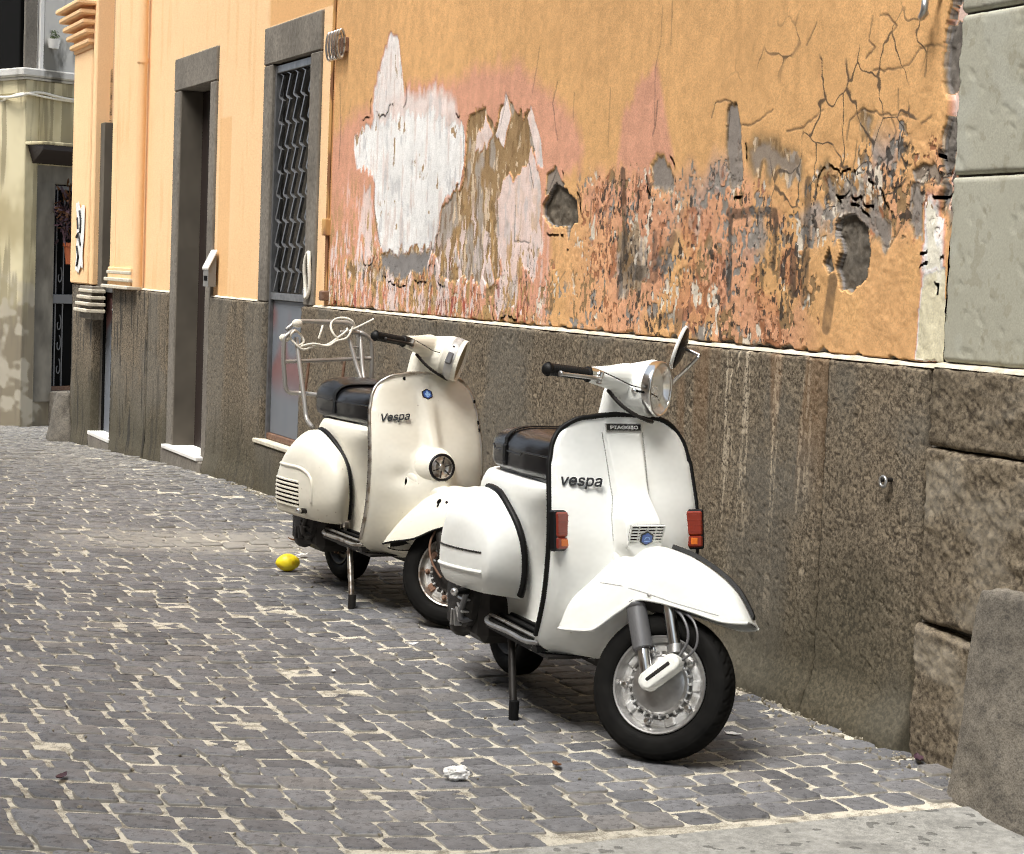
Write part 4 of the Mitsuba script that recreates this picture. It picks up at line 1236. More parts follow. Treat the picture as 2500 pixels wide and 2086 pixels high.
for z in (.18, .45, .68, 1.22):
    pts = [fP(.565 + .038 * a * math.cos(6.5 * a + 1), -.15, z + .11 * a * math.sin(6.5 * a + 1)) for a in np.linspace(.15, 1, 26)]
    add(D2 + '__scroll', tube(np.array(pts), .008, 6), 'iron', smooth=True)
add(E1 + '__step', fbox(.40, .95, -.3, .05, -.52, -.08, .012), 'surround_stone')
k = thing('wall_cable', 'white cable running round the end house below its cornice', 'cable')
scene[k] = mikit.ply(cat(tube(spline([fP(-.03, -3, 3.17), fP(-.03, -.5, 3.19), fP(-.03, .03, 3.20), fP(.1, .035, 3.235), fP(.35, .035, 3.215), fP(.8, .035, 3.20)], 40), .016, 8),
                         tube(spline([fP(-.035, -3, 3.14), fP(-.035, -.3, 3.175), fP(-.035, .035, 3.21), fP(.2, .04, 3.195), (fP(.8, .04, 3.175))], 40), .012, 8)), 'white_cord', smooth=True)


def leaves(centre, radius, n, size, seed, squash=1.0):
    r = np.random.default_rng(seed)
    V, F = [], []
    for i in range(n):
        d = r.normal(size=3)
        d /= np.linalg.norm(d)
        c = np.asarray(centre) + d * radius * r.uniform(.3, 1) * A3([1, 1, squash])
        nrm = r.normal(size=3) + A3([0, 0, .4])
        R = align(nrm, d)
        L = size * r.uniform(.6, 1.3)
        q = np.array([(-L, 0, 0), (-.3 * L, .32 * L, .08 * L), (.5 * L, .24 * L, .05 * L), (L, 0, -.12 * L), (.5 * L, -.24 * L, .05 * L), (-.3 * L, -.32 * L, .08 * L)]) @ R.T + c
        b = len(V) * 6
        V.append(q)
        F += [(b, b + 1, b + 5), (b + 1, b + 2, b + 5), (b + 2, b + 4, b + 5), (b + 2, b + 3, b + 4)]
    return trimesh.Trimesh(np.vstack(V), np.array(F), process=False)


for nm in ('leaf_brown', 'leaf_purple', 'leaf_green'):
    pass
k = thing('hanging_plant', 'dark leafy plant in an orange terracotta pot on the iron door of the end house', 'potted plant')
pc = fP(.60, .04, 1.36)
add(k + '__pot', lathe([(.0, 0), (.062, 0), (.088, .20), (.098, .20), (.098, .24), (.080, .24), (.076, .20), (.0, .19)], 24, 'z', pc), 'terracotta', smooth=40)
add(k + '__stem', cat(*[tube(spline([pc + A3([0, 0, .2]), pc + A3([dx * .5, 0, .4]), pc + A3([dx, -.05, hh])], 12), .006, 5) for dx, hh in ((-.1, .55), (.05, .75), (-.16, .4), (.1, .6), (-.03, .85))]), 'leaf_brown', smooth=True)
add(k + '__foliage', leaves(pc + A3([-.05, -.03, .52]), .24, 170, .045, 5, 1.5), 'leaf_purple')
add(k + '__dry_leaves', leaves(pc + A3([-.03, -.04, .66]), .20, 70, .045, 6, 1.5), 'leaf_brown')
k = thing('wall_flower_pot', 'small white pot with a plant hanging on the grey upper wall of the end house', 'potted plant')
pc = fP(.335, .0, 3.74)
add(k + '__pot', lathe([(.0, 0), (.055, 0), (.075, .10), (.068, .10), (.0, .095)], 22, 'z', pc), 'white_marble', smooth=40)
add(k + '__foliage', leaves(pc + A3([0, 0, .14]), .07, 50, .024, 9), 'leaf_green')
add(k + '__hanger', tube(spline([pc + A3([-.05, 0, .08]), pc + A3([-.06, .02, .22]), pc + A3([-.01, .06, .27])], 14), .009, 6), 'white_marble', smooth=True)

# ------------------------------------------------------------------ small things on the stones
def at(s, off, z=0.0):
    return w2(s, off, float(zg(np.array(s))) + z)


c = A3([-1.029, 8.982, .0])
t = trimesh.creation.icosphere(4)
v = t.vertices.copy()
v[:, 0] *= 1.0 + .42 * np.clip(np.abs(t.vertices[:, 0]) - .72, 0, 1) ** 1.0
v *= A3([.052, .042, .042])
v *= (1 + .03 * (meshkit.noise(t.vertices * 2.5, 3) - .5))[:, None]
t.vertices = v
k = thing('lemon', 'bright yellow lemon lying on the cobbles left of the rear scooter', 'lemon')
scene[k] = mikit.ply(xf(t, mat(trimesh.transformations.rotation_matrix(.35, [0, 0, 1])[:3, :3], c + A3([0, 0, .043]))), 'lemon_skin', smooth=True)


def crumple(key, label, s, off, size, seed, bsdf='white_paper', category='litter', flat=.6):
    t = trimesh.creation.icosphere(3)
    d = meshkit.fbm(t.vertices * 2.2, 3, seed)
    d2 = np.abs(meshkit.fbm(t.vertices * 4 + 9, 2, seed + 1) - .5)
    t.vertices = t.vertices * (.55 + .75 * d - .5 * d2)[:, None] * A3([size, size * .7, size * flat])
    kk = thing(key, label, category)
    p = at(s, off)
    scene[kk] = mikit.ply(xf(t, mat(trimesh.transformations.rotation_matrix(seed, [0, 0, 1])[:3, :3], p - A3([0, 0, t.vertices[:, 2].min() * .9]) )), bsdf)


crumple('crumpled_paper', 'crumpled white paper scrap on the cobbles in front of the front scooter', .072, 1.526, .040, 3)


def bit(key, label, cat_, s, off, L, seed, bsdf, group=None, curl=.5):
    """A small curled leaf or scrap lying on the stones."""
    r = np.random.default_rng(seed)
    n = 7
    x = np.linspace(-1, 1, n)
    wdt = .42 * (1 - np.abs(x) ** 2.2) + .03
    P = np.stack([np.stack([x * L, sgn * wdt * L * r.uniform(.7, 1.1, n), .12 * L + curl * L * .35 * (x ** 2) + abs(sgn) * L * .18 * r.uniform(.3, 1.3, n)], 1) for sgn in (-1, -.4, .4, 1)], 0)
    t = sheet(P, .0012)
    if t.volume < 0:
        t.invert()
    t = xf(t, mat(trimesh.transformations.rotation_matrix(r.uniform(0, 6), [0, 0, 1])[:3, :3], at(s, off, .002)))
    k = thing(key, label, cat_, group)
    scene[k] = mikit.ply(t, bsdf, smooth=True)


def ground_so(x, y):
    d = A3([x, y, 0]) - WO
    return float(d @ WT), float(d @ WN)


for i, (px, key, label, cat_, L, b) in enumerate([
        ((.93, 6.62), 'paper_scrap', 'small white paper scrap on the cobbles just right of the front wheel, nearest the tyre', 'litter', .030, 'white_paper'),
        ((1.02, 6.55), 'paper_scrap', 'small white paper scrap between two others on the cobbles right of the front wheel', 'litter', .026, 'white_paper'),
        ((1.16, 6.30), 'paper_scrap', 'white flattened paper scrap beside the foot of the stone plinth', 'litter', .040, 'white_paper'),
        ((.74, 6.02), 'cigarette_end', 'white cigarette end on the cobbles in front of the front tyre', 'litter', .030, 'white_paper'),
        ((.17, 5.55), 'dry_leaf', 'reddish dry leaf on the cobbles left of the front tyre foot', 'leaf', .028, 'leaf_brown'),
        ((-1.20, 5.20), 'dark_leaf', 'dark leaf on the cobbles at the bottom left', 'leaf', .030, 'leaf_purple'),
        ((1.25, 5.98), 'brown_leaf', 'brown leaf in the corner where the plinth meets the stone blocks', 'leaf', .045, 'leaf_brown'),
        ((1.28, 5.78), 'curled_leaf', 'curled dark leaf beside the foot of the big guard stone', 'leaf', .040, 'leaf_purple'),
        ((-.35, 7.30), 'pale_chip', 'pale chip of plaster on the cobbles in front of the rear scooter stand', 'litter', .024, 'white_paper'),
        ((-1.02, 9.45), 'pale_scrap', 'pale paper scrap on the cobbles just behind the lemon', 'litter', .040, 'white_paper'),
        ((-.60, 6.75), 'white_butt', 'tiny white cigarette end out on the cobbles left of the front scooter', 'litter', .018, 'white_paper'),
        ((-1.10, 9.95), 'fallen_leaf', 'brown leaf on the sandy patch of cobbles beyond the lemon', 'leaf', .05, 'leaf_brown')]):
    s_, o_ = ground_so(*px)
    bit(key, label, cat_, s_, max(o_, .03), L, 40 + i, b)


def street_grit():
    """Grit, crumbs of plaster and leaf bits gathered along the foot of the wall."""
    r = np.random.default_rng(77)
    base = trimesh.creation.icosphere(0)
    V, F = [], []
    for i in range(1500):
        near = i < 1150
        s = r.uniform(-.5, 7.5) if near else r.uniform(-.4, 5)
        o = .07 + abs(r.normal(0, .06)) if near else r.uniform(.1, 3.0)
        z = r.uniform(.0022, .0055) * (1.5 if r.random() < .12 else 1)
        v = base.vertices * z * r.uniform(.6, 1.5, 3)
        p = w2(s, o, float(zg(np.array(s))) + .002)
        V.append(v @ align(r.normal(size=3)).T + p)
        F.append(base.faces + 12 * i)
    add('street_grit', trimesh.Trimesh(np.vstack(V), np.vstack(F), process=False), 'grit', label='pale grit and plaster crumbs gathered along the foot of the plinth', kind='stuff', exact=True)
    labels['street_grit']['category'] = 'grit'


street_grit()

# ------------------------------------------------------------------ the two scooters
def scooter_frame(front, ang, wb):
    a = math.radians(ang)
    f, l = A3([math.sin(a), -math.cos(a), 0]), A3([math.cos(a), math.sin(a), 0])
    return mat(np.stack([f, l, [0, 0, 1.0]], 1), A3([front[0], front[1], 0]) - wb * f)


def rot_about(p, k, ang):
    k = np.asarray(k, float) / np.linalg.norm(k)
    R = trimesh.transformations.rotation_matrix(ang, k, p)
    return R


def fillet_text(text, height, M, depth=.002, slant=0.0):
    t = meshkit.text_mesh(text, height, depth, bold=True)
    v = t.vertices.copy()
    v[:, 0] += slant * v[:, 1]
    t.vertices = v
    return xf(t, M)


def build_scooter(key_label, front, ang, wb, steer, V):
    """V: the variant, 'front' or 'rear'."""
    K = thing('scooter', key_label, 'scooter')
    M = scooter_frame(front, ang, wb)
    rake = math.radians(25)
    MS = M @ rot_about([.80, 0, 1.0], [-math.sin(rake), 0, math.cos(rake)], math.radians(steer))
    A = V == 'front'
    paint = 'white_paint' if A else 'cream_paint'

    def put(part, mesh, bsdf, smooth=35, steered=False, label=None, kind=None):
        t = mesh.copy()
        t.apply_transform(MS if steered else M)
        return add(f'{K}__{part}', t, bsdf, smooth=smooth, label=label, kind=kind)

    # ---- leg shield: rows from the rim at the top down to where it turns under the floor
    zs = np.array([1.01, .93, .88, .80, .715, .62, .54, .45, .38, .33, .295, .262, .245])
    xe = PchipInterpolator(zs[::-1], np.array([.805, .822, .836, .860, .885, .897, .892, .872, .845, .820, .800, .770, .72])[::-1])
    xc = PchipInterpolator(zs[::-1], np.array([.822, .845, .870, .905, .938, .963, .972, .966, .950, .925, .895, .845, .78])[::-1])
    wd = PchipInterpolator(zs[::-1], np.array([.235, .238, .241, .247, .252, .254, .254, .252, .251, .250, .249, .245, .235])[::-1])
    rows = []
    for th in np.linspace(90, 0, 16):
        r_ = .135
        rows.append((1.000 - r_ + r_ * math.sin(math.radians(th)), .236 - r_ + r_ * math.cos(math.radians(th))))
    for z in np.linspace(.855, .245, 66):
        rows.append((z, float(wd(z))))
    vv = np.unique(np.r_[np.linspace(-1, 1, 45), np.linspace(-.32, .32, 61)])
    dent = (lambda y, z: 0.0) if A else (lambda y, z: -.014 * np.exp(-(((y + .12) / .055) ** 2 + ((z - .585) / .042) ** 2)))

    def shield_x(y, z, w=None):
        w = np.maximum(wd(z), .05) if w is None else w
        t = np.clip(np.abs(y) / w, 0, 1)
        x = xe(z) + (xc(z) - xe(z)) * (1 - t ** 2.2)
        if A:
            hgt = np.interp(z, [.24, .45, .60, .67, .698, .775, .93, 1.0], [.03, .06, .070, .073, .070, .028, .010, .006])
            half = np.interp(z, [.3, .58, .70, .76, 1.0], [.075, .062, .060, .050, .060])
            sw = np.interp(z, [.40, .58, .625], [.09, .05, .014])
            s_ = np.clip((half + .012 - np.abs(y)) / sw, 0, 1)
            x = x + hgt * s_ * s_ * (3 - 2 * s_)
            x = x + .022 * np.exp(-(y / .13) ** 2) * np.interp(z, [.3, .55, .72, .8], [1, 1, .3, 0])
        else:
            hgt = np.interp(z, [.24, .45, .58, .66, .70, .80, .95, 1.0], [.05, .07, .085, .075, .040, .026, .010, .004])
            half = np.interp(z, [.3, .56, .66, .72, 1.0], [.10, .085, .060, .036, .034])
            x = x + hgt * np.exp(-(np.abs(y) / half) ** 2.6)
        return x + dent(y, z) - .010 * np.clip((t - .90) / .10, 0, 1) ** 2
    P = []
    for i, (z, w) in enumerate(rows):
        y = vv * w
        arch = .010 * (1 - (y / w) ** 2) if z > .9 else .010 * (1 - (y / w) ** 2) * max(0, (z - .8) / .1)
        ze = np.full_like(y, z)
        wn = np.full_like(y, max(w, .19))
        x = shield_x(y, ze, wn)
        drop = np.clip((.45 - z) / .2, 0, 1) * (-.018) * (1 - np.abs(vv) ** 2)
        P.append(np.stack([x, y, ze + arch + drop], 1))
    P = np.array(P)
    t = sheet(P, .006)
    if gnormals(P)[40, 30][0] < 0:
        t = sheet(P[:, ::-1], .006)
    put('leg_shield', t, paint, 40, label=None if A else 'cream leg shield with a round dent and a dark gash')
    edge = np.vstack([P[-8::-1, 0], P[0, 1:-1], P[:-7, -1]])
    edge = spline(edge[::2], 150)
    put('shield_trim', tube(edge, .0085 if A else .0075, 9), 'black_rubber' if A else 'worn_chrome', True)
    if not A:
        put('shield_trim_seam', tube(edge - A3([.006, 0, 0]), .0075, 7), 'black_rubber', True)
        put('chip', trimesh.creation.icosphere(2).apply_scale([.003, .005, .020]).apply_transform(mat(None, (float(shield_x(A3([-.119]), A3([.565]))[0]) + .001, -.119, .563))), 'void_black', True)
        for (y, z, sz) in ((.244, .80, .012), (.246, .77, .010), (.235, .89, .009), (-.09, .985, .008)):
            put('chip', trimesh.creation.icosphere(2).apply_scale([.004, .006, sz]).apply_transform(mat(None, (float(shield_x(A3([y]), A3([z]))[0]) + .002, y, z))), 'void_black', True)

    if A:
        for sd in (-1, 1):
            zz_ = np.linspace(.63, .945, 30)
            yy_ = sd * (np.interp(zz_, [.3, .58, .70, .76, 1.0], [.075, .062, .060, .050, .060]) + .012)
            put('leg_shield__seam', tube(np.stack([shield_x(yy_, zz_) + .0008, yy_, zz_ + .010 * (1 - (yy_ / .24) ** 2) * np.clip((zz_ - .8) / .1, 0, 1)], 1), .0014, 6), 'seam_grey', True)
    # ---- floor
    fx = np.linspace(.29, .80, 30)
    fy = np.linspace(-1, 1, 21)
    X, Y = np.meshgrid(fx, fy, indexing='ij')
    hw = np.interp(X, [.29, .34, .60, .80], [.215, .250, .250, .246])
    Zf = .285 - .012 * np.abs(Y) ** 6 + .05 * np.clip((X - .70) / .10, 0, 1) ** 2 * 0
    t = sheet(np.stack([X, Y * hw, Zf], -1), .022, (0, 0, 1))
    if t.volume < 0:
        t.invert()
    put('floorboard', t, 'dark_metal' if not A else 'black_rubber', 40)
    for y in (-.225, -.185, -.145, .145, .185, .225):
        put('floor_strip', tube(spline([(.305, y * .97, .286), (.5, y, .290), (.70, y, .290), (.775, y, .292)], 14), .0065, 8), 'worn_chrome' if abs(y) > .2 else 'black_rubber', True)
    put('floor_edge', tube(spline([(.30, -.222, .277), (.36, -.252, .277), (.6, -.254, .277), (.74, -.250, .277), (.80, -.242, .285)], 24), .008, 8), 'aluminium' if A else 'worn_chrome', True)
    put('brake_pedal', cbox(.60, .68, -.10, -.05, .30, .325, .008), 'dark_metal')

    # ---- body
    st = [(.255, .54, -.02, .135, 4), (.30, .50, -.12, .138, 4), (.36, .482, -.22, .150, 4), (.45, .472, -.28, .162, 4), (.55, .486, -.26, .170, 4), (.64, .512, -.18, .178, 4), (.70, .538, -.12, .183, 4), (.738, .555, -.09, .176, 3.6), (.752, .548, -.07, .165, 3.4), (.756, .50, -.04, .12, 3)]
    a = np.array(st)
    zz = np.r_[np.linspace(.255, .735, 26), .742, .748, .753, .756]
    th = np.linspace(0, 2 * np.pi, 72, endpoint=False)
    loops = []
    for z in zz:
        xf_, xb, hwid, n = [float(PchipInterpolator(a[:, 0], a[:, c])(z)) for c in (1, 2, 3, 4)]
        cx, ax = (xf_ + xb) / 2, (xf_ - xb) / 2
        ct, s_ = np.cos(th), np.sin(th)
        bx = cx + ax * np.sign(ct) * np.abs(ct) ** (2 / n)
        loops.append(np.stack([bx, hwid * np.sign(s_) * np.abs(s_) ** (2 / n) * np.interp(bx, [-.3, -.05, .2], [.62, .85, 1]), np.full_like(th, z)], 1))
    put('body', loft(loops), paint, 40)

    # ---- side cowls
    if A:
        net = [[(.13, -.178, .70), (.26, -.190, .70), (.35, -.184, .657), (.415, -.168, .587), (.440, -.156, .507), (.440, -.154, .43), (.420, -.160, .357)],
               [(.09, -.21, .697), (.205, -.232, .694), (.315, -.262, .660), (.395, -.280, .597), (.432, -.286, .515), (.430, -.284, .445), (.365, -.262, .368)],
               [(.04, -.21, .688), (.09, -.252, .680), (.14, -.305, .640), (.155, -.330, .583), (.140, -.335, .505), (.135, -.334, .430), (.15, -.316, .376)],
               [(-.10, -.165, .645), (-.10, -.185, .635), (-.10, -.212, .595), (-.10, -.234, .545), (-.10, -.246, .475), (-.10, -.247, .415), (-.10, -.235, .368)],
               [(-.30, -.08, .57), (-.30, -.09, .56), (-.30, -.105, .53), (-.30, -.115, .49), (-.30, -.12, .45), (-.30, -.12, .41), (-.30, -.11, .375)]]
    else:
        net = [[(.10, -.190, .70), (.21, -.203, .706), (.31, -.188, .660), (.38, -.168, .597), (.42, -.161, .515), (.42, -.155, .434), (.40, -.153, .32)],
               [(.06, -.222, .698), (.15, -.250, .697), (.25, -.280, .655), (.33, -.289, .59), (.365, -.292, .51), (.365, -.292, .42), (.32, -.272, .322)],
               [(.0, -.215, .685), (.05, -.268, .668), (.08, -.318, .62), (.06, -.337, .56), (.04, -.344, .49), (.03, -.344, .41), (.03, -.332, .33)],
               [(-.12, -.17, .64), (-.12, -.205, .622), (-.12, -.248, .575), (-.12, -.278, .52), (-.12, -.296, .46), (-.12, -.299, .40), (-.12, -.292, .328)],
               [(-.32, -.08, .55), (-.32, -.09, .54), (-.32, -.12, .52), (-.32, -.15, .48), (-.32, -.165, .44), (-.32, -.17, .39), (-.32, -.165, .335)]]
    net = np.array(net)
    u0 = np.array([0, .30, .55, .80, 1.0])
    v0 = np.linspace(0, 1, 7)
    vv2 = np.linspace(0, 1, 44)
    g1 = PchipInterpolator(v0, net, axis=1)(vv2)
    sk = CubicSpline(v0, net, axis=1)(vv2)
    g1 = .3 * g1 + .7 * sk
    uu = np.linspace(0, 1, 60)
    C1 = .45 * PchipInterpolator(u0, g1, axis=0)(uu) + .55 * CubicSpline(u0, g1, axis=0)(uu)
    if A:       # a crisp edge between the front shoulder and the side panel
        C2 = PchipInterpolator(u0[1:], g1[1:], axis=0)(np.maximum(uu, u0[1]))
        q = np.clip(uu / u0[1], 0, 1)[:, None, None]
        fr_ = g1[0] * (1 - q) + g1[1] * q + A3([.010, -.012, 0]) * (4 * q * (1 - q)) * np.sin(np.pi * np.clip(vv2, .0, 1))[None, :, None] ** .5
        C3 = np.where((uu < u0[1])[:, None, None], fr_, C2)
        k_ = np.interp(vv2, [0, .12, .25, 1], [0, .2, .9, 1])[None, :, None]
        C1 = C1 * (1 - k_) + C3 * k_

    def cowl_y(x, z):
        pts = C1.reshape(-1, 3)
        return griddata(pts[:, [0, 2]], pts[:, 1], (x, z), method='linear')
    for side in (-1, 1):
        Q = C1 * A3([1, -side, 1]) if side > 0 else C1
        t = sheet(Q, .006)
        n_ = gnormals(Q)[25, 20]
        if n_[1] * side < 0:
            t = sheet(Q[:, ::-1], .006)
        cw = put('side_cowl' if side < 0 else 'left_cowl', t, paint, 22 if A else True)
        tr = C1[0] * A3([1, -side, 1]) if side > 0 else C1[0]
        put(('side_cowl' if side < 0 else 'left_cowl') + '__edge_trim', tube(spline(tr[::3], 60), .0125, 9), 'black_rubber', True)
    if A:
        for zc, zc2, r_, b_ in ((.500, .512, .0032, 'dark_metal'), (.432, .446, .0065, paint)):
            xs = np.linspace(.06, .405, 26)
            z_ = np.linspace(zc, zc2, 26)
            y_ = cowl_y(xs, z_)
            ok = ~np.isnan(y_)
            put('side_cowl__moulding', tube(np.stack([xs, y_ - .001, z_], 1)[ok], r_, 8), b_, True)
        xs = PchipInterpolator(np.linspace(0, 1, 7), net[1])(np.linspace(.12, .95, 40))
        yy = cowl_y(xs[:, 0], xs[:, 2])
    else:
        rim = spline([(.0, .546), (.16, .548), (.27, .538), (.325, .505), (.335, .44), (.33, .40)], 44)
        y_ = cowl_y(rim[:, 0], rim[:, 1])
        put('side_cowl__moulding', tube(np.stack([rim[:, 0], y_, rim[:, 1]], 1), .0075, 8), paint, True)
        for i in range(7):
            z = .485 - .0185 * i
            xs = np.linspace(-.02, .225, 12)
            for dz, pr_, h_, b_, nm in ((-.0085, .0012, .0045, 'void_black', 'louver_gap'), (0, .006, .0042, paint, 'louver')):
                if i == 6 and nm == 'louver_gap':
                    continue
                y_ = cowl_y(xs, np.full_like(xs, z + dz))
                L = np.stack([np.stack([xs, y_ - pr_, np.full_like(xs, z + dz + h_ * .4)], 1), np.stack([xs, y_ - pr_, np.full_like(xs, z + dz - h_)], 1),
                              np.stack([xs, y_ + .01, np.full_like(xs, z + dz - h_)], 1), np.stack([xs, y_ + .01, np.full_like(xs, z + dz + h_)], 1)], 1)
                put('side_cowl__' + nm, loft(L), b_, False)
        put('side_cowl__latch', cat(cbox(.385, .43, -.185, -.155, .300, .335, .006), rod((.41, -.17, .26), (.41, -.17, .33), .008)), 'worn_chrome')

    # ---- seat
    if A:
        prof = [(.00, .80, .86, .10), (.02, .772, .888, .125), (.07, .758, .905, .140), (.20, .755, .912, .146), (.33, .755, .908, .146), (.48, .757, .905, .135), (.57, .762, .898, .115), (.605, .775, .885, .095), (.617, .80, .86, .07)]
    else:
        prof = [(-.135, .80, .87, .10), (-.12, .768, .905, .125), (-.06, .752, .932, .145), (.03, .748, .940, .150), (.13, .748, .925, .148), (.20, .748, .905, .146), (.33, .75, .908, .142), (.48, .752, .910, .130), (.57, .758, .900, .112), (.605, .775, .885, .09), (.617, .80, .86, .07)]
    a = np.array(prof)
    xs = np.linspace(a[0, 0], a[-1, 0], 60)
    th = np.linspace(0, 2 * np.pi, 56, endpoint=False)
    loops = []
    for x in xs:
        lo, hi, w = [float(PchipInterpolator(a[:, 0], a[:, c])(x)) for c in (1, 2, 3)]
        ct, s_ = np.cos(th), np.sin(th)
        yy = w * np.sign(ct) * np.abs(ct) ** .5
        zz_ = np.where(s_ > 0, (lo + hi) / 2 + (hi - lo) / 2 * np.abs(s_) ** .75 * (1 - .10 * np.abs(ct) ** 3), (lo + hi) / 2 - (hi - lo) / 2 * np.abs(s_) ** .35)
        loops.append(np.stack([np.full_like(th, x), yy, zz_], 1))
    loops = np.array(loops)
    seat = loft(loops)
    put('seat', seat, 'seat_vinyl', True)
    mid = loops[30]
    for nm, xk in (('strap', .20 if A else .165),):
        kx = int(np.argmin(np.abs(xs - xk)))
        ring = loops[kx].copy()
        top = ring[(ring[:, 2] > .78)]
        top = top[np.argsort(-top[:, 1])]
        top = top + A3([0, 0, .003])
        top[:, 1] *= 1.02
        strap = []
        for dx in (-.013, .013):
            strap.append(top + A3([dx, 0, 0]))
        t = sheet(np.array(strap), .004)
        put('seat__strap', t, 'black_rubber', 30)
    band = loops[:, [i for i in range(56) if True]]
    seam = []
    for kx in range(2, 58, 2):
        ring = loops[kx]
        j = np.argmin(np.where(ring[:, 1] < 0, np.abs(ring[:, 2] - (.838 if A else .842)), 9))
        seam.append(ring[j] * A3([1, 1.005, 1]))
    put('seat__piping', tube(np.array(seam), .0035, 6), 'black_plastic', True)
    put('seat_base', cbox(a[0, 0] + .06, .56, -.115, .115, .740, .775, .01), 'black_plastic')

    # ---- mudguard
    if A:
        fs = [(.823, .335, .306, .050), (.835, .405, .306, .062), (.88, .478, .311, .074), (.94, .560, .322, .082), (1.02, .612, .400, .086), (1.08, .630, .452, .087), (1.16, .622, .457, .087), (1.25, .595, .453, .084), (1.34, .548, .447, .078), (1.385, .505, .453, .070), (1.414, .470, .462, .050)]
    else:
        fs = [(.862, .285, .262, .035), (.880, .325, .264, .058), (.925, .408, .276, .082), (1.0, .509, .300, .094), (1.093, .570, .362, .098), (1.20, .576, .405, .098), (1.29, .535, .400, .095), (1.37, .455, .36, .082), (1.415, .385, .33, .055)]
    a = np.array(fs)
    # stations pushed to the ends
    tt = np.sin(np.linspace(-np.pi / 2, np.pi / 2, 64)) * .5 + .5
    xs = a[0, 0] + (a[-1, 0] - a[0, 0]) * tt
    top, bot, hwf = [PchipInterpolator(a[:, 0], a[:, c]) for c in (1, 2, 3)]
    ph = np.linspace(-1, 1, 45)
    ph = np.sin(ph * np.pi / 2)
    pw = 3.2 if A else 2.3
    rowsf = []
    for x in xs:
        b_, t_, w_ = float(bot(x)), float(top(x)), float(hwf(x))
        lift = (1 - np.abs(ph) ** pw) ** (1 / pw)
        z = b_ + (t_ - b_) * lift
        crease = (.0035 * np.exp(-((z - (b_ + .075)) / .006) ** 2) * np.sign(ph)) if A else 0
        rowsf.append(np.stack([np.full_like(ph, x), w_ * ph + crease, z], 1))
    R_ = np.array(rowsf)
    t = sheet(R_, .005)
    if gnormals(R_)[32, 22][2] < 0:
        t = sheet(R_[:, ::-1], .005)
    put('mudguard', t, paint, 40, True, None if A else 'cream rounded front mudguard with two dark rust chips')
    put('mudguard__shade_lining', grid(R_[2:-2, 2:-2] - gnormals(R_)[2:-2, 2:-2] * (.0065 if gnormals(R_)[32, 22][2] > 0 else -.0065)), 'dark_metal', True, True)  # added dark sheet that paints the shade inside the mudguard
    put('mudguard__edge', cat(tube(R_[:, 0] + A3([0, 0, .001]), .0045, 6), tube(R_[:, -1], .0045, 6)), paint if A else 'black_rubber', True, True)
    if A:
        crest = R_[30:60, 22] + A3([.004, 0, .006])
        put('mudguard__crest', loft([np.stack([c + A3([0, -.010, -.004]), c + A3([0, -.007, .010]), c + A3([0, .007, .010]), c + A3([0, .010, -.004])]) for c in crest]), 'black_rubber', 30, True)
        for sd in (-1,):
            xs_ = np.linspace(.93, 1.335, 30)
            zz_ = np.interp(xs_, [.93, 1.006, 1.10, 1.194, 1.34], [.473, .478, .474, .466, .462])
            ll = [((z - float(bot(x))) / (float(top(x)) - float(bot(x)))) for x, z in zip(xs_, zz_)]
            yy_ = [-float(hwf(x)) * (1 - min(max(l_, 0), 1) ** pw) ** (1 / pw) - .0003 for x, l_ in zip(xs_, ll)]
            put('mudguard__crease', tube(np.stack([xs_, yy_, zz_], 1), .0013, 6), 'seam_grey', True, True)
        put('mudguard__bolt', lathe([(0, -.006), (.006, -.005), (.007, 0)], 14, 'y', (1.105, -.0865, .470)), 'chrome', True, True)
    else:
        for (x, z, sx, sz, yy) in ((1.065, .478, .009, .012, -.0935), (1.098, .482, .006, .006, -.0945), (1.066, .462, .004, .010, -.096)):
            zt, zb = float(top(x)), float(bot(x))
            l_ = (z - zb) / (zt - zb)
            y_ = -float(hwf(x)) * (1 - l_ ** pw) ** (1 / pw)
            t = trimesh.creation.icosphere(2)
            t.vertices = t.vertices * (1 + .5 * (meshkit.noise(t.vertices * 2 + x * 50, 2) - .5))[:, None] * A3([sx, .004, sz])
            put('mudguard__rust_chip', t.apply_transform(mat(None, (x, y_, z))), 'void_black', True, True)

    # ---- wheels
    def wheel(c, nm, steered, full):
        cx, cy, cz = c
        RT, W_ = .222, .050
        pro = []
        for ang_ in np.linspace(-155, 155, 36):
            q = math.radians(ang_)
            ry = math.copysign(abs(math.sin(q)) ** .8, math.sin(q)) * W_
            rx = math.copysign(abs(math.cos(q)) ** .75, math.cos(q))
            pro.append((.182 + .040 * rx, ry))
        pro = np.array(pro)
        nT = 288
        th = np.linspace(0, 2 * np.pi, nT, endpoint=False)
        R2 = np.broadcast_to(pro[:, 0][:, None], (36, nT)).copy()
        Y2 = np.broadcast_to(pro[:, 1][:, None], (36, nT))
        tread = R2 > .2115
        zig = (np.abs((((th[None] * 36 / (2 * np.pi)) + Y2 * 26) % 1) - .5) < .13)
        zig2 = (np.abs((((th[None] * 36 / (2 * np.pi)) - Y2 * 26 + .5) % 1) - .5) < .13)
        groove = np.where(Y2 > 0, zig, zig2) | (np.abs(np.abs(Y2) - .014 - .003 * np.sin(th * 72)[None]) < .003)
        R2 -= np.where(tread & groove, .0045, 0)
        P_ = np.stack([cx + R2 * np.cos(th), cy + Y2, cz + R2 * np.sin(th)], -1)
        t = grid(np.concatenate([P_, P_[:1]]), wv=True)
        put(nm + '__tyre', t, 'tyre_rubber', True, steered)
        put(nm + '__sidewall_ring', lathe([(.204, -.0445), (.2055, -.0462), (.207, -.0445)], 96, 'y', (cx, cy, cz)), 'tyre_rubber', True, steered)
        rimm = 'silver_paint' if full else 'dark_metal'
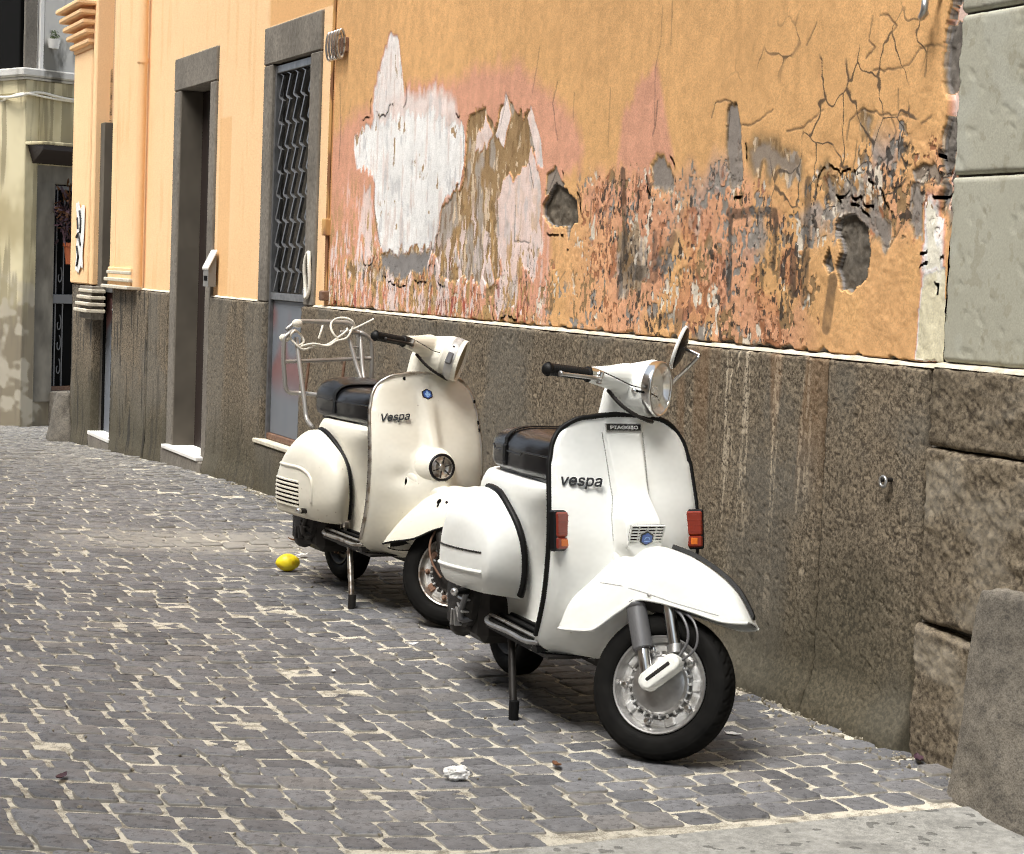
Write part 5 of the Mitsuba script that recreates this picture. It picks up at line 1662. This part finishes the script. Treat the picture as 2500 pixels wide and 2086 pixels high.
        put(nm + '__rim', lathe([(.147, -.036), (.149, -.041), (.146, -.044), (.141, -.043), (.137, -.036), (.132, -.030), (.128, -.020), (.122, -.008), (.112, -.004), (.10, -.004), (.095, .0), (.095, .03), (.147, .036)], 96, 'y', (cx, cy, cz)), 'aluminium' if A and full else ('worn_chrome' if full else rimm), 30, steered)
        put(nm + '__disc', lathe([(.127, -.016), (.120, -.020), (.112, -.022), (.104, -.021), (.100, -.010), (.03, -.008)], 72, 'y', (cx, cy, cz)), rimm, 30, steered)
        for i in range(10 if full else 5):
            q = 2 * np.pi * (i + .35) / (10 if full else 5)
            x_, z_ = cx + .113 * math.cos(q), cz + .113 * math.sin(q)
            R = np.stack([[math.cos(q), 0, math.sin(q)], [0, 1, 0], [-math.sin(q), 0, math.cos(q)]], 1)
            if i % 2:
                put(nm + '__wheel_nut', lathe([(.0, -.040), (.007, -.040), (.0085, -.036), (.0085, -.024), (.013, -.023), (.013, -.018)], 6, 'y', (x_, cy, z_)), 'chrome' if A else 'rust_metal', False, steered)
            else:
                put(nm + '__rim_rib', xf(cbox(-.013, .013, -.028, -.016, -.018, .018, .005), mat(R, (x_, cy, z_))), rimm if A else 'rust_metal', False, steered)
        put(nm + '__hub_drum', lathe([(.0, -.052), (.03, -.052), (.066, -.047), (.082, -.040), (.088, -.030), (.092, -.028), (.093, -.020), (.095, -.008)], 72, 'y', (cx, cy, cz)), 'aluminium' if A else 'dark_metal', 30, steered)
        if full:
            for i in range(24):
                q = 2 * np.pi * i / 24
                R = np.stack([[math.cos(q), 0, math.sin(q)], [0, 1, 0], [-math.sin(q), 0, math.cos(q)]], 1)
                put(nm + '__hub_fin', xf(cbox(.089, .101, -.032, -.012, -.0035, .0035, .001), mat(R, (cx, cy, cz))), rimm, False, steered)
    wc = (1.190, 0.0, .222)
    wheel(wc, 'front_wheel', True, True)
    wheel((.0, 0, .232 if A else .224), 'rear_wheel', False, False)

    # ---- front suspension
    if A:
        put('shock_absorber', tube(np.array([(1.050, -.062, .452), (1.053, -.062, .448), (1.064, -.063, .425), (1.064, -.063, .4249), (1.123, -.070, .313), (1.124, -.070, .312)]), [.012, .022, .0285, .031, .031, .026], 22), 'shock_grey', 40, True)
        put('shock_absorber__cap', tube(np.array([(1.047, -.062, .458), (1.056, -.0625, .442), (1.0645, -.063, .4255)]), [.012, .027, .0325], 22), 'shock_grey', True, True)
        put('shock_absorber__rod', rod((1.12, -.070, .318), (1.160, -.078, .238), .019), 'chrome', True, True)
        put('fork_tube', tube(np.array([(1.140, -.055, .50), (1.222, -.066, .336)]), .0185, 18), 'chrome', True, True)
        put('fork_tube__collar', rod((1.217, -.066, .346), (1.229, -.068, .322), .024), 'aluminium', 30, True)
        a_, b_ = A3([1.176, -.105, .222]), A3([1.236, -.105, .292])
        th = np.linspace(0, np.pi, 14)
        d = (b_ - a_) / np.linalg.norm(b_ - a_)
        n_ = A3([-d[2], 0, d[0]])
        out = np.vstack([b_ + .0275 * (np.cos(t) * n_ + np.sin(t) * d) for t in th] + [a_ + .0275 * (-np.cos(t) * n_ - np.sin(t) * d) for t in th])
        c_ = out.mean(0)
        L = [out + A3([0, .035, 0]), out + A3([0, .004, 0]), c_ + (out - c_) * .95 + A3([0, -.004, 0]), c_ + (out - c_) * .80 + A3([0, -.008, 0])]
        put('suspension_link', loft(L), 'white_paint', 40, True)
        put('suspension_link__slot', xf(cbox(-.044, .044, -.0035, .001, -.0055, .0055, .002), mat(np.stack([d, [0, 1, 0], n_], 1), (a_ + b_) / 2 - A3([0, .0075, 0]))), 'dark_metal', False, True)
        put('brake_cable', tube(spline([(1.175, -.058, .455), (1.228, -.085, .43), (1.262, -.088, .375), (1.240, -.075, .31)], 30), .0045, 8), 'shock_grey', True, True)
        put('speed_cable', tube(spline([(1.20, -.058, .45), (1.272, -.09, .42), (1.295, -.092, .36), (1.245, -.075, .30)], 30), .004, 8), 'shock_grey', True, True)
    else:
        put('fork_tube', tube(np.array([(1.120, -.060, .46), (1.214, -.072, .27)]), .022, 18), 'dark_metal', True, True)
        put('shock_absorber', rod((1.08, -.060, .42), (1.15, -.072, .26), .026), 'dark_metal', True, True)
        put('suspension_link', rod((1.214, -.085, .27), (1.175, -.085, .215), .022), 'dark_metal', True, True)
        put('brake_cable', tube(spline([(1.10, -.062, .40), (1.075, -.075, .33), (1.10, -.075, .24), (1.16, -.072, .18)], 24), .005, 8), 'rust_metal', True, True)
    put('steering_column', rod((.86, 0, .60 if A else .58), (1.10, 0, .50), .045), paint, True, True)
    put('fork_crown', cat(cbox(1.06, 1.17, -.075, .075, .43, .52, .02)), 'dark_metal', False, True)

    # ---- handlebar head
    hs = hull_spheres
    lampC = A3([.915, 0, 1.112]) if A else A3([.925, 0, 1.095])
    tilt = mat(trimesh.transformations.rotation_matrix(-.09 if A else .10, [0, 1, 0])[:3, :3], lampC)
    shell = tilt @ trimesh.transformations.rotation_matrix(.22, [0, 0, 1])
    ringpts = [(tuple((tilt @ np.r_[-.03, .078 * math.cos(q), .080 * math.sin(q), 1])[:3]), .010) for q in np.linspace(0, 2 * np.pi, 20, endpoint=False)]
    core = hs(ringpts + [((.80, 0, 1.110), .060), ((.79, 0, 1.08), .055)])
    arms = []
    for sd in (-1, 1):
        arms.append(hs([((.815, sd * .045, 1.115), .050), ((.795, sd * .115, 1.098), .036)]))
        arms.append(hs([((.795, sd * .115, 1.098), .036), ((.768, sd * .195, 1.079), .023)]))
    neck = hs([((.790, 0, 1.07), .058), ((.779, 0, 1.005), .042), ((.775, 0, .965), .040)])
    neck2 = hs([((.865, 0, 1.075), .05), ((.79, 0, 1.055), .055)])
    head = blob([core, *arms, neck, neck2], .011, 10)
    cutn = A3([.10, 0, .995])
    hm = to_manifold(head)
    up, dn = hm.split_by_plane([float(x) for x in cutn / np.linalg.norm(cutn)], float((cutn / np.linalg.norm(cutn)) @ A3([.80, 0, 1.098])))
    tu, td = from_manifold(up), from_manifold(dn)
    tu.vertices += A3([0, 0, .0015])
    td.vertices -= A3([0, 0, .0020])
    put('headset_cover', tu, paint, 45, True)
    put('headset', td, paint, 45, True)
    inner = head.copy()
    inner.vertices = inner.vertices - inner.vertex_normals * .0022
    cn, co = cutn / np.linalg.norm(cutn), float((cutn / np.linalg.norm(cutn)) @ A3([.80, 0, 1.098]))
    put('headset__seam', from_manifold(to_manifold(inner).trim_by_plane([float(x) for x in cn], co - .006).trim_by_plane([float(-x) for x in cn], -co - .006)), 'void_black', False, True)

    if A:
        put('headlight__bezel', xf(lathe([(.080, -.045), (.0865, -.030), (.0885, -.004), (.0875, .004), (.083, .007), (.079, .002), (.079, -.004)], 64, 'x'), tilt), 'chrome', True, True)
        put('headlight__reflector', xf(lathe([(.079, -.002), (.070, -.016), (.052, -.031), (.028, -.041), (.006, -.044)], 64, 'x'), tilt), 'reflector', True, True)
        put('headlight__bulb', xf(lathe([(.0, -.010), (.007, -.014), (.009, -.024), (.007, -.04)], 20, 'x'), tilt), 'badge_white', True, True)
        lens = [(r_, .003 + .012 * (1 - (r_ / .079) ** 2)) for r_ in np.linspace(.079, .0008, 14)]
        put('headlight__lens', xf(lathe(lens, 64, 'x'), tilt), 'glass', True, True)
        put('headset__switch_screw', lathe([(.0, -.006), (.008, -.005), (.010, 0.0)], 14, 'y', (.868, -.079, 1.078)), 'chrome', True, True)
        put('headset__slot', xf(cbox(-.016, .016, -.003, .003, -.0035, .0035, .002), mat(None, (.890, -.081, 1.078))), 'void_black', False, True)
    else:
        put('headlight_shell', xf(lathe([(.080, -.055), (.087, -.045), (.0895, .018), (.091, .030), (.0885, .032), (.086, .022), (.083, -.03), (.0835, -.034)], 64, 'x'), shell), 'cream_paint', 30, True, label='open headlight shell with its lamp missing')
        put('headlight_shell__tape', xf(lathe([(.0905, -.022), (.0915, -.012), (.0918, .004), (.0912, .012)], 64, 'x'), shell), 'silver_paint', 30, True)
        put('headlight_shell__dark_band', xf(from_manifold(to_manifold(trimesh.util.concatenate([lathe([(.0905, -.024), (.0935, -.022), (.0938, .002), (.0912, .004), (.0905, -.024)], 64, 'x')])).trim_by_plane([0, -1.0, 0], .03).trim_by_plane([0, 0, -1.0], -.045)) if False else cbox(-.022, .004, -.0955, -.080, -.045, .005, .004), shell), 'shock_grey', False, True)
        for z in (.030, -.055):
            put('headlight_shell__screw', xf(lathe([(.0, -.100 if z < 0.04 and z > 0 else -.088), (.006, -.098 if z > 0 else -.086), (.008, -.07)], 14, 'y', (-.01, .012 if z > 0 else .018, z)), shell), 'dark_metal', True, True)

        put('headlight_shell__inside', xf(lathe([(.0855, .020), (.083, -.034), (.05, -.030), (.0005, -.030)], 64, 'x'), shell), 'tan_inside', 30, True)

    # ---- grips and levers
    for sd, nm in ((-1, 'right'), (1, 'left')):
        gi, ge = A3([.763, sd * .205, 1.077]), A3([.692, sd * .335, 1.045])
        d = (ge - gi) / np.linalg.norm(ge - gi)
        L = np.linalg.norm(ge - gi)
        pth, rad = [], []
        for i in range(58):
            q = i / 57
            pth.append(gi + d * L * q)
            rad.append(.0185 + .0013 * (i % 3 == 0) + (.0055 if q < .05 else 0) + (.003 if q > .96 else 0))
        put('handgrip', tube(np.array(pth), rad, 20), 'black_rubber', 30, True)
        put('handgrip__end_cap', trimesh.creation.icosphere(3).apply_scale([.02, .012, .02]).apply_transform(mat(None, ge)), 'black_rubber', True, True)
        put('grip_sleeve', rod(gi - d * .045, gi + d * .002, .0225, n=20), 'chrome' if A else 'dark_metal', 30, True)
        fw = np.cross(d, [0, 0, 1.0]) * sd
        fw = fw if fw[0] > 0 else -fw
        piv = gi - d * .03 + fw * .026 - A3([0, 0, .012])
        lev = [piv, piv + d * .03 + fw * .022, piv + d * .08 + fw * .030, piv + d * .14 + fw * .022, piv + d * .165 + fw * .024]
        put('brake_lever', tube(spline(lev, 26), np.interp(np.linspace(0, 1, 26), [0, .15, .9, 1], [.009, .0065, .006, .0095]), 10), 'aluminium' if A else 'dark_metal', True, True)
        put('brake_lever__pivot', cat(rod(piv - A3([0, 0, .014]), piv + A3([0, 0, .022]), .010), rod(gi - d * .03, piv, .011)), 'chrome' if A else 'worn_chrome', 30, True)
    put('control_cable', tube(spline([(.79, -.10, 1.06), (.85, -.09, 1.02), (.90, -.02, 1.005), (.90, .04, 1.012)], 24), .006, 8), 'dark_metal', True, True)
    if A:
        put('mirror_stem', tube(spline([(.812, .30, 1.115), (.812, .30, 1.192), (.850, .30, 1.255), (.879, .30, 1.303)], 24), .0062, 10), 'chrome', True, True)
        put('mirror_stem__elbow', tube(np.array([(.881, .30, 1.306), (.827, .30, 1.318)]), .0065, 10), 'chrome', True, True)
        mc, nn = A3([.806, .30, 1.318]), A3([.90, .30, -.10])
        R = align(nn, [.33, 0, 1])
        put('mirror', xf(lathe([(.0, .016), (.03, .014), (.052, .004), (.056, -.008), (.052, -.011)], 48, 'z'), mat(R * A3([1.32, 1.1, 1.0]), mc)), 'black_plastic', True, True)
        put('mirror__glass', xf(lathe([(.0535, -.008), (.0005, -.010)], 48, 'z'), mat(R * A3([1.32, 1.1, 1.0]), mc)), 'chrome', True, True)
        put('mirror__rim', xf(lathe([(.054, -.012), (.058, -.009), (.0575, -.003), (.054, .0)], 48, 'z'), mat(R * A3([1.32, 1.1, 1.0]), mc)), 'badge_white', True, True)

    # ---- badges, grille, indicators
    def on_shield(y, z, lift=.0015):
        """Frame on the shield at (y, z): columns right (reading direction as seen from the front), up, out."""
        e = .004
        x = lambda yy, zz: float(shield_x(A3([yy]), A3([zz]))[0])
        du = A3([x(y + e, z) - x(y - e, z), 2 * e, 0])
        dv = A3([x(y, z + e) - x(y, z - e), 0, 2 * e])
        n = np.cross(du, dv)
        n /= np.linalg.norm(n)
        du /= np.linalg.norm(du)
        return mat(np.stack([du, np.cross(n, du), n], 1), A3([x(y, z), y, z]) + n * lift)
    if A:
        put('name_lettering', fillet_text('vespa', .034, on_shield(-.222, .792, .002), .003, .18), 'badge_black', False, label='black lower case name lettering')
        Mp = on_shield(-.0, .970, .0)
        Mp[:3, 3] = (float(shield_x(A3([0.0]), A3([.968]))[0]) + .004, 0, .969)
        put('name_plate', xf(cbox(-.060, .060, -.012, .012, -.004, .003, .002), Mp), 'badge_black', False)
        tx = meshkit.text_mesh('PIAGGIO', .0105, .0012, bold=True)
        w_ = np.ptp(tx.vertices[:, 0])
        tx.apply_scale([.095 / w_, 1, 1])
        tx.apply_translation([-.0475, -.0052, .003])
        put('name_plate__lettering', xf(tx, Mp), 'badge_white', False)
        put('name_plate__frame', xf(extrude(sg.box(-.061, -.013, .061, .013).difference(sg.box(-.058, -.0105, .058, .0105)), .0042), Mp), 'aluminium', False)
        gx = float(shield_x(A3([0.0]), A3([.65]))[0])
        tl = math.atan2(float(shield_x(A3([0.0]), A3([.615]))[0]) - float(shield_x(A3([0.0]), A3([.685]))[0]), .07)
        Rg = trimesh.transformations.rotation_matrix(tl, [0, 1, 0])[:3, :3]
        Mg = mat(np.stack([Rg @ [0, 1, 0], Rg @ [0, 0, 1], Rg @ [1, 0, 0]], 1), (gx + .004, 0, .651))
        plate = sg.box(-.057, -.041, .057, .041)
        hexa = sg.Polygon([(.0235 * math.cos(q), .0235 * math.sin(q)) for q in np.arange(6) * np.pi / 3 + np.pi / 2])
        slots = []
        for i in range(8):
            zz_ = -.035 + .010 * i
            xsplit = [(-.053, -.030), (-.027, -.001), (.001, .027), (.030, .053)] if i in (0, 1, 6, 7) else [(-.053, -.030), (.030, .053), (-.027, -.0), (.0, .027)]
            for (p_, q_) in xsplit:
                sl = sg.box(p_, zz_ - .0026, q_, zz_ + .0026).difference(hexa.buffer(.003))
                slots.append(sl)
        slots = shapely.union_all(slots)
        put('horn_grille', xf(extrude(plate.difference(slots), .005), Mg), paint, False)
        put('horn_grille__backing', xf(cbox(-.056, .056, -.040, .040, -.006, .0012, .001), Mg), 'void_black', False)
        put('horn_grille__emblem', xf(extrude(hexa, .009), Mg), 'badge_black', False)
        put('horn_grille__emblem_inlay', xf(extrude(hexa.buffer(-.004), .0105), Mg), 'badge_blue', False)
        arch = sg.Point(0, -.002).buffer(.009).difference(sg.Point(0, -.002).buffer(.0065)).intersection(sg.box(-.02, -.002, .02, .02)).union(sg.box(-.009, -.009, .009, -.0065))
        put('horn_grille__emblem_mark', xf(extrude(arch, .0115), Mg), 'badge_sky_blue', False)
        for sd in (-1, 1):
            y0, y1 = .198, .258
            xs_ = [float(shield_x(A3([sd * y]), A3([.655]))[0]) for y in (y0, y1 - .012)]
            ang_ = math.atan2(xs_[0] - xs_[1], (y1 - .012) - y0) * .8
            R = trimesh.transformations.rotation_matrix(sd * -ang_ , [0, 0, 1])[:3, :3]
            dx_ = float(shield_x(A3([sd * .225]), A3([.61]))[0]) - float(shield_x(A3([sd * .225]), A3([.70]))[0])
            R = trimesh.transformations.rotation_matrix(-math.atan2(dx_, .09), [0, 1, 0])[:3, :3] @ R
            Mi = mat(R, (np.mean(xs_) + .006, sd * (y0 + y1) / 2, .656))
            put('indicator', xf(cbox(-.02, .007, -.031, .031, -.063, .063, .005), Mi), 'black_plastic', False)
            put('indicator__red_lens', xf(cbox(-.004, .013, -.026, .026, -.020, .057, .005), Mi), 'red_lens', False)
            put('indicator__red_lens_foot', xf(cbox(-.004, .012, -.026, .026, -.057, -.0205, .005), Mi), 'red_lens', False)
            put('indicator__amber_lens', xf(cbox(.0, .0135, -.009 if sd < 0 else -.012, .024 if sd < 0 else .012, -.050, -.026, .003), Mi), 'amber_lens', False)
            for z in (-.005, .012, .029, .046):
                put('indicator__rib', xf(cbox(.011, .0140, -.024, .024, z - .0012, z + .0012, .0005), Mi), 'red_lens', False)
    else:
        put('name_lettering', fillet_text('Vespa', .031, on_shield(-.213, .808, .002) @ trimesh.transformations.rotation_matrix(.10, [0, 0, 1]), .003, .30), 'badge_black', False, label='dark slanting script name lettering')
        hexa = sg.Polygon([(.026 * math.cos(q), .026 * math.sin(q)) for q in np.arange(6) * np.pi / 3 + np.pi / 2])
        Mh = on_shield(0, .920, .001)
        put('emblem', xf(extrude(hexa, .005), Mh), 'badge_black', False)
        put('emblem__inlay', xf(extrude(hexa.buffer(-.005), .006), Mh), 'badge_blue', False)
        star = sg.box(-.003, -.014, .003, .015).union(sg.box(-.012, -.004, .012, .002)).union(sg.Polygon([(-.010, .003), (0, .014), (.010, .003), (.006, .003), (0, .009), (-.006, .003)])).union(sg.Polygon([(-.011, -.004), (-.005, -.012), (.005, -.012), (.011, -.004), (.007, -.004), (.003, -.009), (-.003, -.009), (-.007, -.004)]))
        put('emblem__mark', xf(extrude(star, .007), Mh), 'badge_sky_blue', False)
        # round horn in its bulge
        hx = float(shield_x(A3([0.0]), A3([.632]))[0])
        R = trimesh.transformations.rotation_matrix(-.10, [0, 1, 0])[:3, :3]
        Mo = mat(R, (hx - .012, 0, .632))
        put('horn_cover', xf(lathe([(.086, -.06), (.078, -.025), (.066, .004), (.058, .016), (.054, .017)], 56, 'x'), Mo), paint, True)
        put('horn__ring', xf(lathe([(.057, .010), (.058, .020), (.052, .024), (.047, .021), (.045, .012)], 56, 'x'), Mo), 'black_plastic', True)
        put('horn__ring_edge', xf(lathe([(.0465, .021), (.0445, .0235), (.0425, .021)], 56, 'x'), Mo), 'worn_chrome', True)
        put('horn__cone', xf(lathe([(.045, .016), (.030, .021), (.018, .016), (.012, .022), (.0005, .024)], 56, 'x'), Mo), 'worn_chrome', 30)
        for i in range(6):
            q = 2 * np.pi * i / 6 + .3
            put('horn__spoke', xf(cbox(.014, .044, -.0025, .0025, .019, .0235, .001), Mo @ trimesh.transformations.rotation_matrix(q, [1, 0, 0]) @ mat(np.stack([[0, 1, 0], [0, 0, 1], [1, 0, 0]], 1).astype(float))), 'dark_metal', False)

    # ---- engine, kick lever, stand
    put('engine', cat(cbox(-.12, .26, -.235, .05, .17, .40, .03)), 'dark_metal')
    put('engine__fan_cover', lathe([(.0, -.285), (.05, -.287), (.095, -.278), (.115, -.255), (.12, -.20)], 44, 'y', (.12, 0, .325)), 'dark_metal', 30)
    for i in range(7):
        put('engine__fin', xf(cbox(.05, .11, -.292, -.262, -.0045, .0045, .003), mat(np.stack([[math.cos(q_ := -1.7 + .42 * i), 0, math.sin(q_)], [0, 1, 0], [-math.sin(q_), 0, math.cos(q_)]], 1), (.12, 0, .325))), 'aluminium' if A else 'dark_metal', False)
    put('kick_lever', tube(spline([(.20, -.24, .26), (.19, -.275, .25), (.215, -.285, .31), (.25, -.288, .355), (.255, -.29, .362)], 24), [.013] * 8 + [.010] * 16, 10), 'dark_metal' if not A else 'shock_grey', True)
    put('kick_lever__pedal', rod((.252, -.285, .358), (.300, -.345, .366), .012), 'black_rubber' if A else 'dark_metal', True)
    put('kick_lever__pedal_end', trimesh.creation.icosphere(2).apply_scale(.0135).apply_transform(mat(None, (.303, -.349, .366))), 'chrome', True)
    put('exhaust', cat(tube(spline([(.22, -.02, .22), (.10, .03, .17), (-.05, .08, .16), (-.20, .10, .17)], 20), .045, 16)), 'rust_metal', True)
    put('gear_box', tube(spline([(.16, -.22, .23), (.08, -.24, .21), (.0, -.21, .21)], 12), [.03] * 4 + [.04] * 4 + [.03] * 4, 12), 'dark_metal', True)
    fx_ = (.63, -.246) if A else (.715, -.249)
    for sd in (-1, 1):
        top_ = A3([fx_[0] - .13, sd * .215, .255])
        ft = A3([fx_[0], sd * .246, .012])
        put('stand_leg', tube(np.array([top_, ft]), .0125, 12), 'dark_metal' if A else 'worn_chrome', True)
        put('stand_leg__foot', rod(ft - A3([0, 0, .012]), ft + A3([0, 0, .05]), .0165), 'black_rubber' if A else 'dark_metal', 30)
    put('stand_bar', tube(np.array([(fx_[0] - .13, -.215, .255), (fx_[0] - .13, .215, .255)]), .0125, 10), 'dark_metal', True)
    put('frame_rail', cbox(.20, .86, -.06, .06, .205, .262, .02), 'dark_metal')
    put('belly', sheet(np.stack(list(np.meshgrid(np.linspace(.45, .84, 8), np.linspace(-.22, .22, 9), indexing='ij')) + [np.full((8, 9), .248)], -1), .01), 'dark_metal')
    return K, M


KA, MA = build_scooter('clean white scooter nearest the camera, with a round headlight, mirror and orange indicators', (.489, 5.654), 21, 1.235, 44, 'front')
KB, MB = build_scooter('older cream scooter behind, with a luggage rack, dented shield and its headlight missing', (-.213, 7.728), 26, 1.2, 50, 'rear')


def rack():
    r, x = .0105, -.30
    def put(part, pts, n=40, rad=r, b='rack_steel', closed=False):
        t = tube(spline(pts, n, closed), rad, 10, closed=closed)
        t.apply_transform(MB)
        add(f'{KB}__luggage_rack__{part}', t, b, smooth=True)
    def corner(pts, n=60, k=.03):
        """Straight bars with bends of about k metres at the corners."""
        p = np.array(pts, float)
        out = [p[0]]
        for a, b, c in zip(p[:-2], p[1:-1], p[2:]):
            u, v = a - b, c - b
            lu, lv = np.linalg.norm(u), np.linalg.norm(v)
            q = min(k, lu * .45, lv * .45)
            p0, p2 = b + u / lu * q, b + v / lv * q
            for t in np.linspace(0, 1, 7):
                out.append((1 - t) ** 2 * p0 + 2 * t * (1 - t) * b + t * t * p2)
        out.append(p[-1])
        return np.array(out)
    def bar(part, pts, rad=r, k=.035, b='rack_steel'):
        t = tube(corner(pts, k=k), rad, 10)
        t.apply_transform(MB)
        add(f'{KB}__luggage_rack__{part}', t, b, smooth=True)
    bar('outer_hoop', [(x + .18, -.10, .845), (x, -.13, .842), (x, -.214, .842), (x, -.232, 1.00), (x, -.231, 1.10), (x, -.20, 1.125), (x - .02, -.17, 1.135)])
    bar('outer_hoop', [(x + .18, .11, .868), (x, .16, .868), (x, .210, .870), (x, .214, 1.00), (x, .206, 1.10), (x, .165, 1.128), (x - .02, .14, 1.135)])
    bar('top_bar', [(x - .06, -.20, 1.135), (x - .06, -.15, 1.178), (x - .06, .12, 1.178), (x - .06, .165, 1.12), (x - .05, .165, 1.0)])
    bar('cross_bar', [(x, -.230, .988), (x, .214, 1.012)], .0095)
    bar('cross_bar', [(x - .01, .05, 1.132), (x - .01, .165, 1.132)], .0095)
    bar('cross_bar', [(x - .01, .10, 1.065), (x - .01, .16, 1.06)], .006)
    bar('strut', [(x - .02, -.165, 1.10), (x + .10, -.155, .80), (x + .13, -.155, .725), (x + .20, -.15, .70)], .0105)
    bar('strut', [(x - .02, .085, 1.15), (x + .05, .115, .98), (x + .10, .13, .90), (x + .13, .125, .85)], .010)
    bar('strut', [(x - .02, .155, 1.13), (x + .06, .145, .95), (x + .12, .14, .86)], .010)
    bar('strut', [(x - .12, -.06, 1.0), (x - .10, -.08, .86), (x - .08, -.10, .78)], .007, b='rust_metal')
    bar('strut', [(x - .12, .12, 1.0), (x - .10, .10, .86)], .007, b='rust_metal')
    for (y, z) in ((-.225, 1.098), (-.165, 1.168)):
        t = trimesh.creation.icosphere(3).apply_scale([.018, .026, .020]).apply_transform(mat(None, (x - .01, y, z)))
        t.apply_transform(MB)
        add(f'{KB}__luggage_rack__corner_cap', t, 'white_cord', smooth=True)
    labels[f'{KB}__luggage_rack__outer_hoop'] = {'label': 'tarnished chrome rack hoop'}
    k = thing('tied_rope', 'white rope knotted round the top of the rear scooter\'s luggage rack', 'rope')
    def rp(pts, n=50):
        t = tube(spline(pts, n), .0054, 8)
        t.apply_transform(MB)
        return t
    y0 = -.31
    add(k + '__coil', rp([(y0, -.205, 1.09), (y0 + .02, -.19, 1.13), (y0 - .01, -.155, 1.125), (y0, -.130, 1.085), (y0 + .015, -.16, 1.065)]), 'white_cord', smooth=True)
    add(k + '__coil', rp([(y0, -.20, 1.10), (y0 + .02, -.17, 1.065), (y0 + .02, -.145, 1.048), (y0 + .02, -.09, 1.062), (y0 + .02, -.02, 1.072), (y0 + .02, .03, 1.105), (y0 + .02, .075, 1.14), (y0, .085, 1.15)]), 'white_cord', smooth=True)
    add(k + '__coil', rp([(y0 + .01, -.155, 1.058), (y0 + .03, -.08, 1.075), (y0 + .03, -.01, 1.070), (y0 + .03, .02, 1.09), (y0 + .03, .06, 1.10), (y0 + .01, .11, 1.16)]), 'white_cord', smooth=True)
    th = np.linspace(-1.2, 4.1, 14)
    add(k + '__loop', rp([(y0 + .02 * math.sin(2 * q), .062 + .058 * math.cos(q), 1.148 + .052 * math.sin(q)) for q in th]), 'white_cord', smooth=True)
    add(k + '__tail', rp([(y0 + .01, -.06, 1.10), (y0 + .01, -.05, 1.13), (y0 - .01, -.035, 1.160)]), 'white_cord', smooth=True)
    add(k + '__tail', rp([(y0, .09, 1.135), (y0 + .03, .14, 1.165), (y0 + .05, .20, 1.200)]), 'white_cord', smooth=True)


rack()
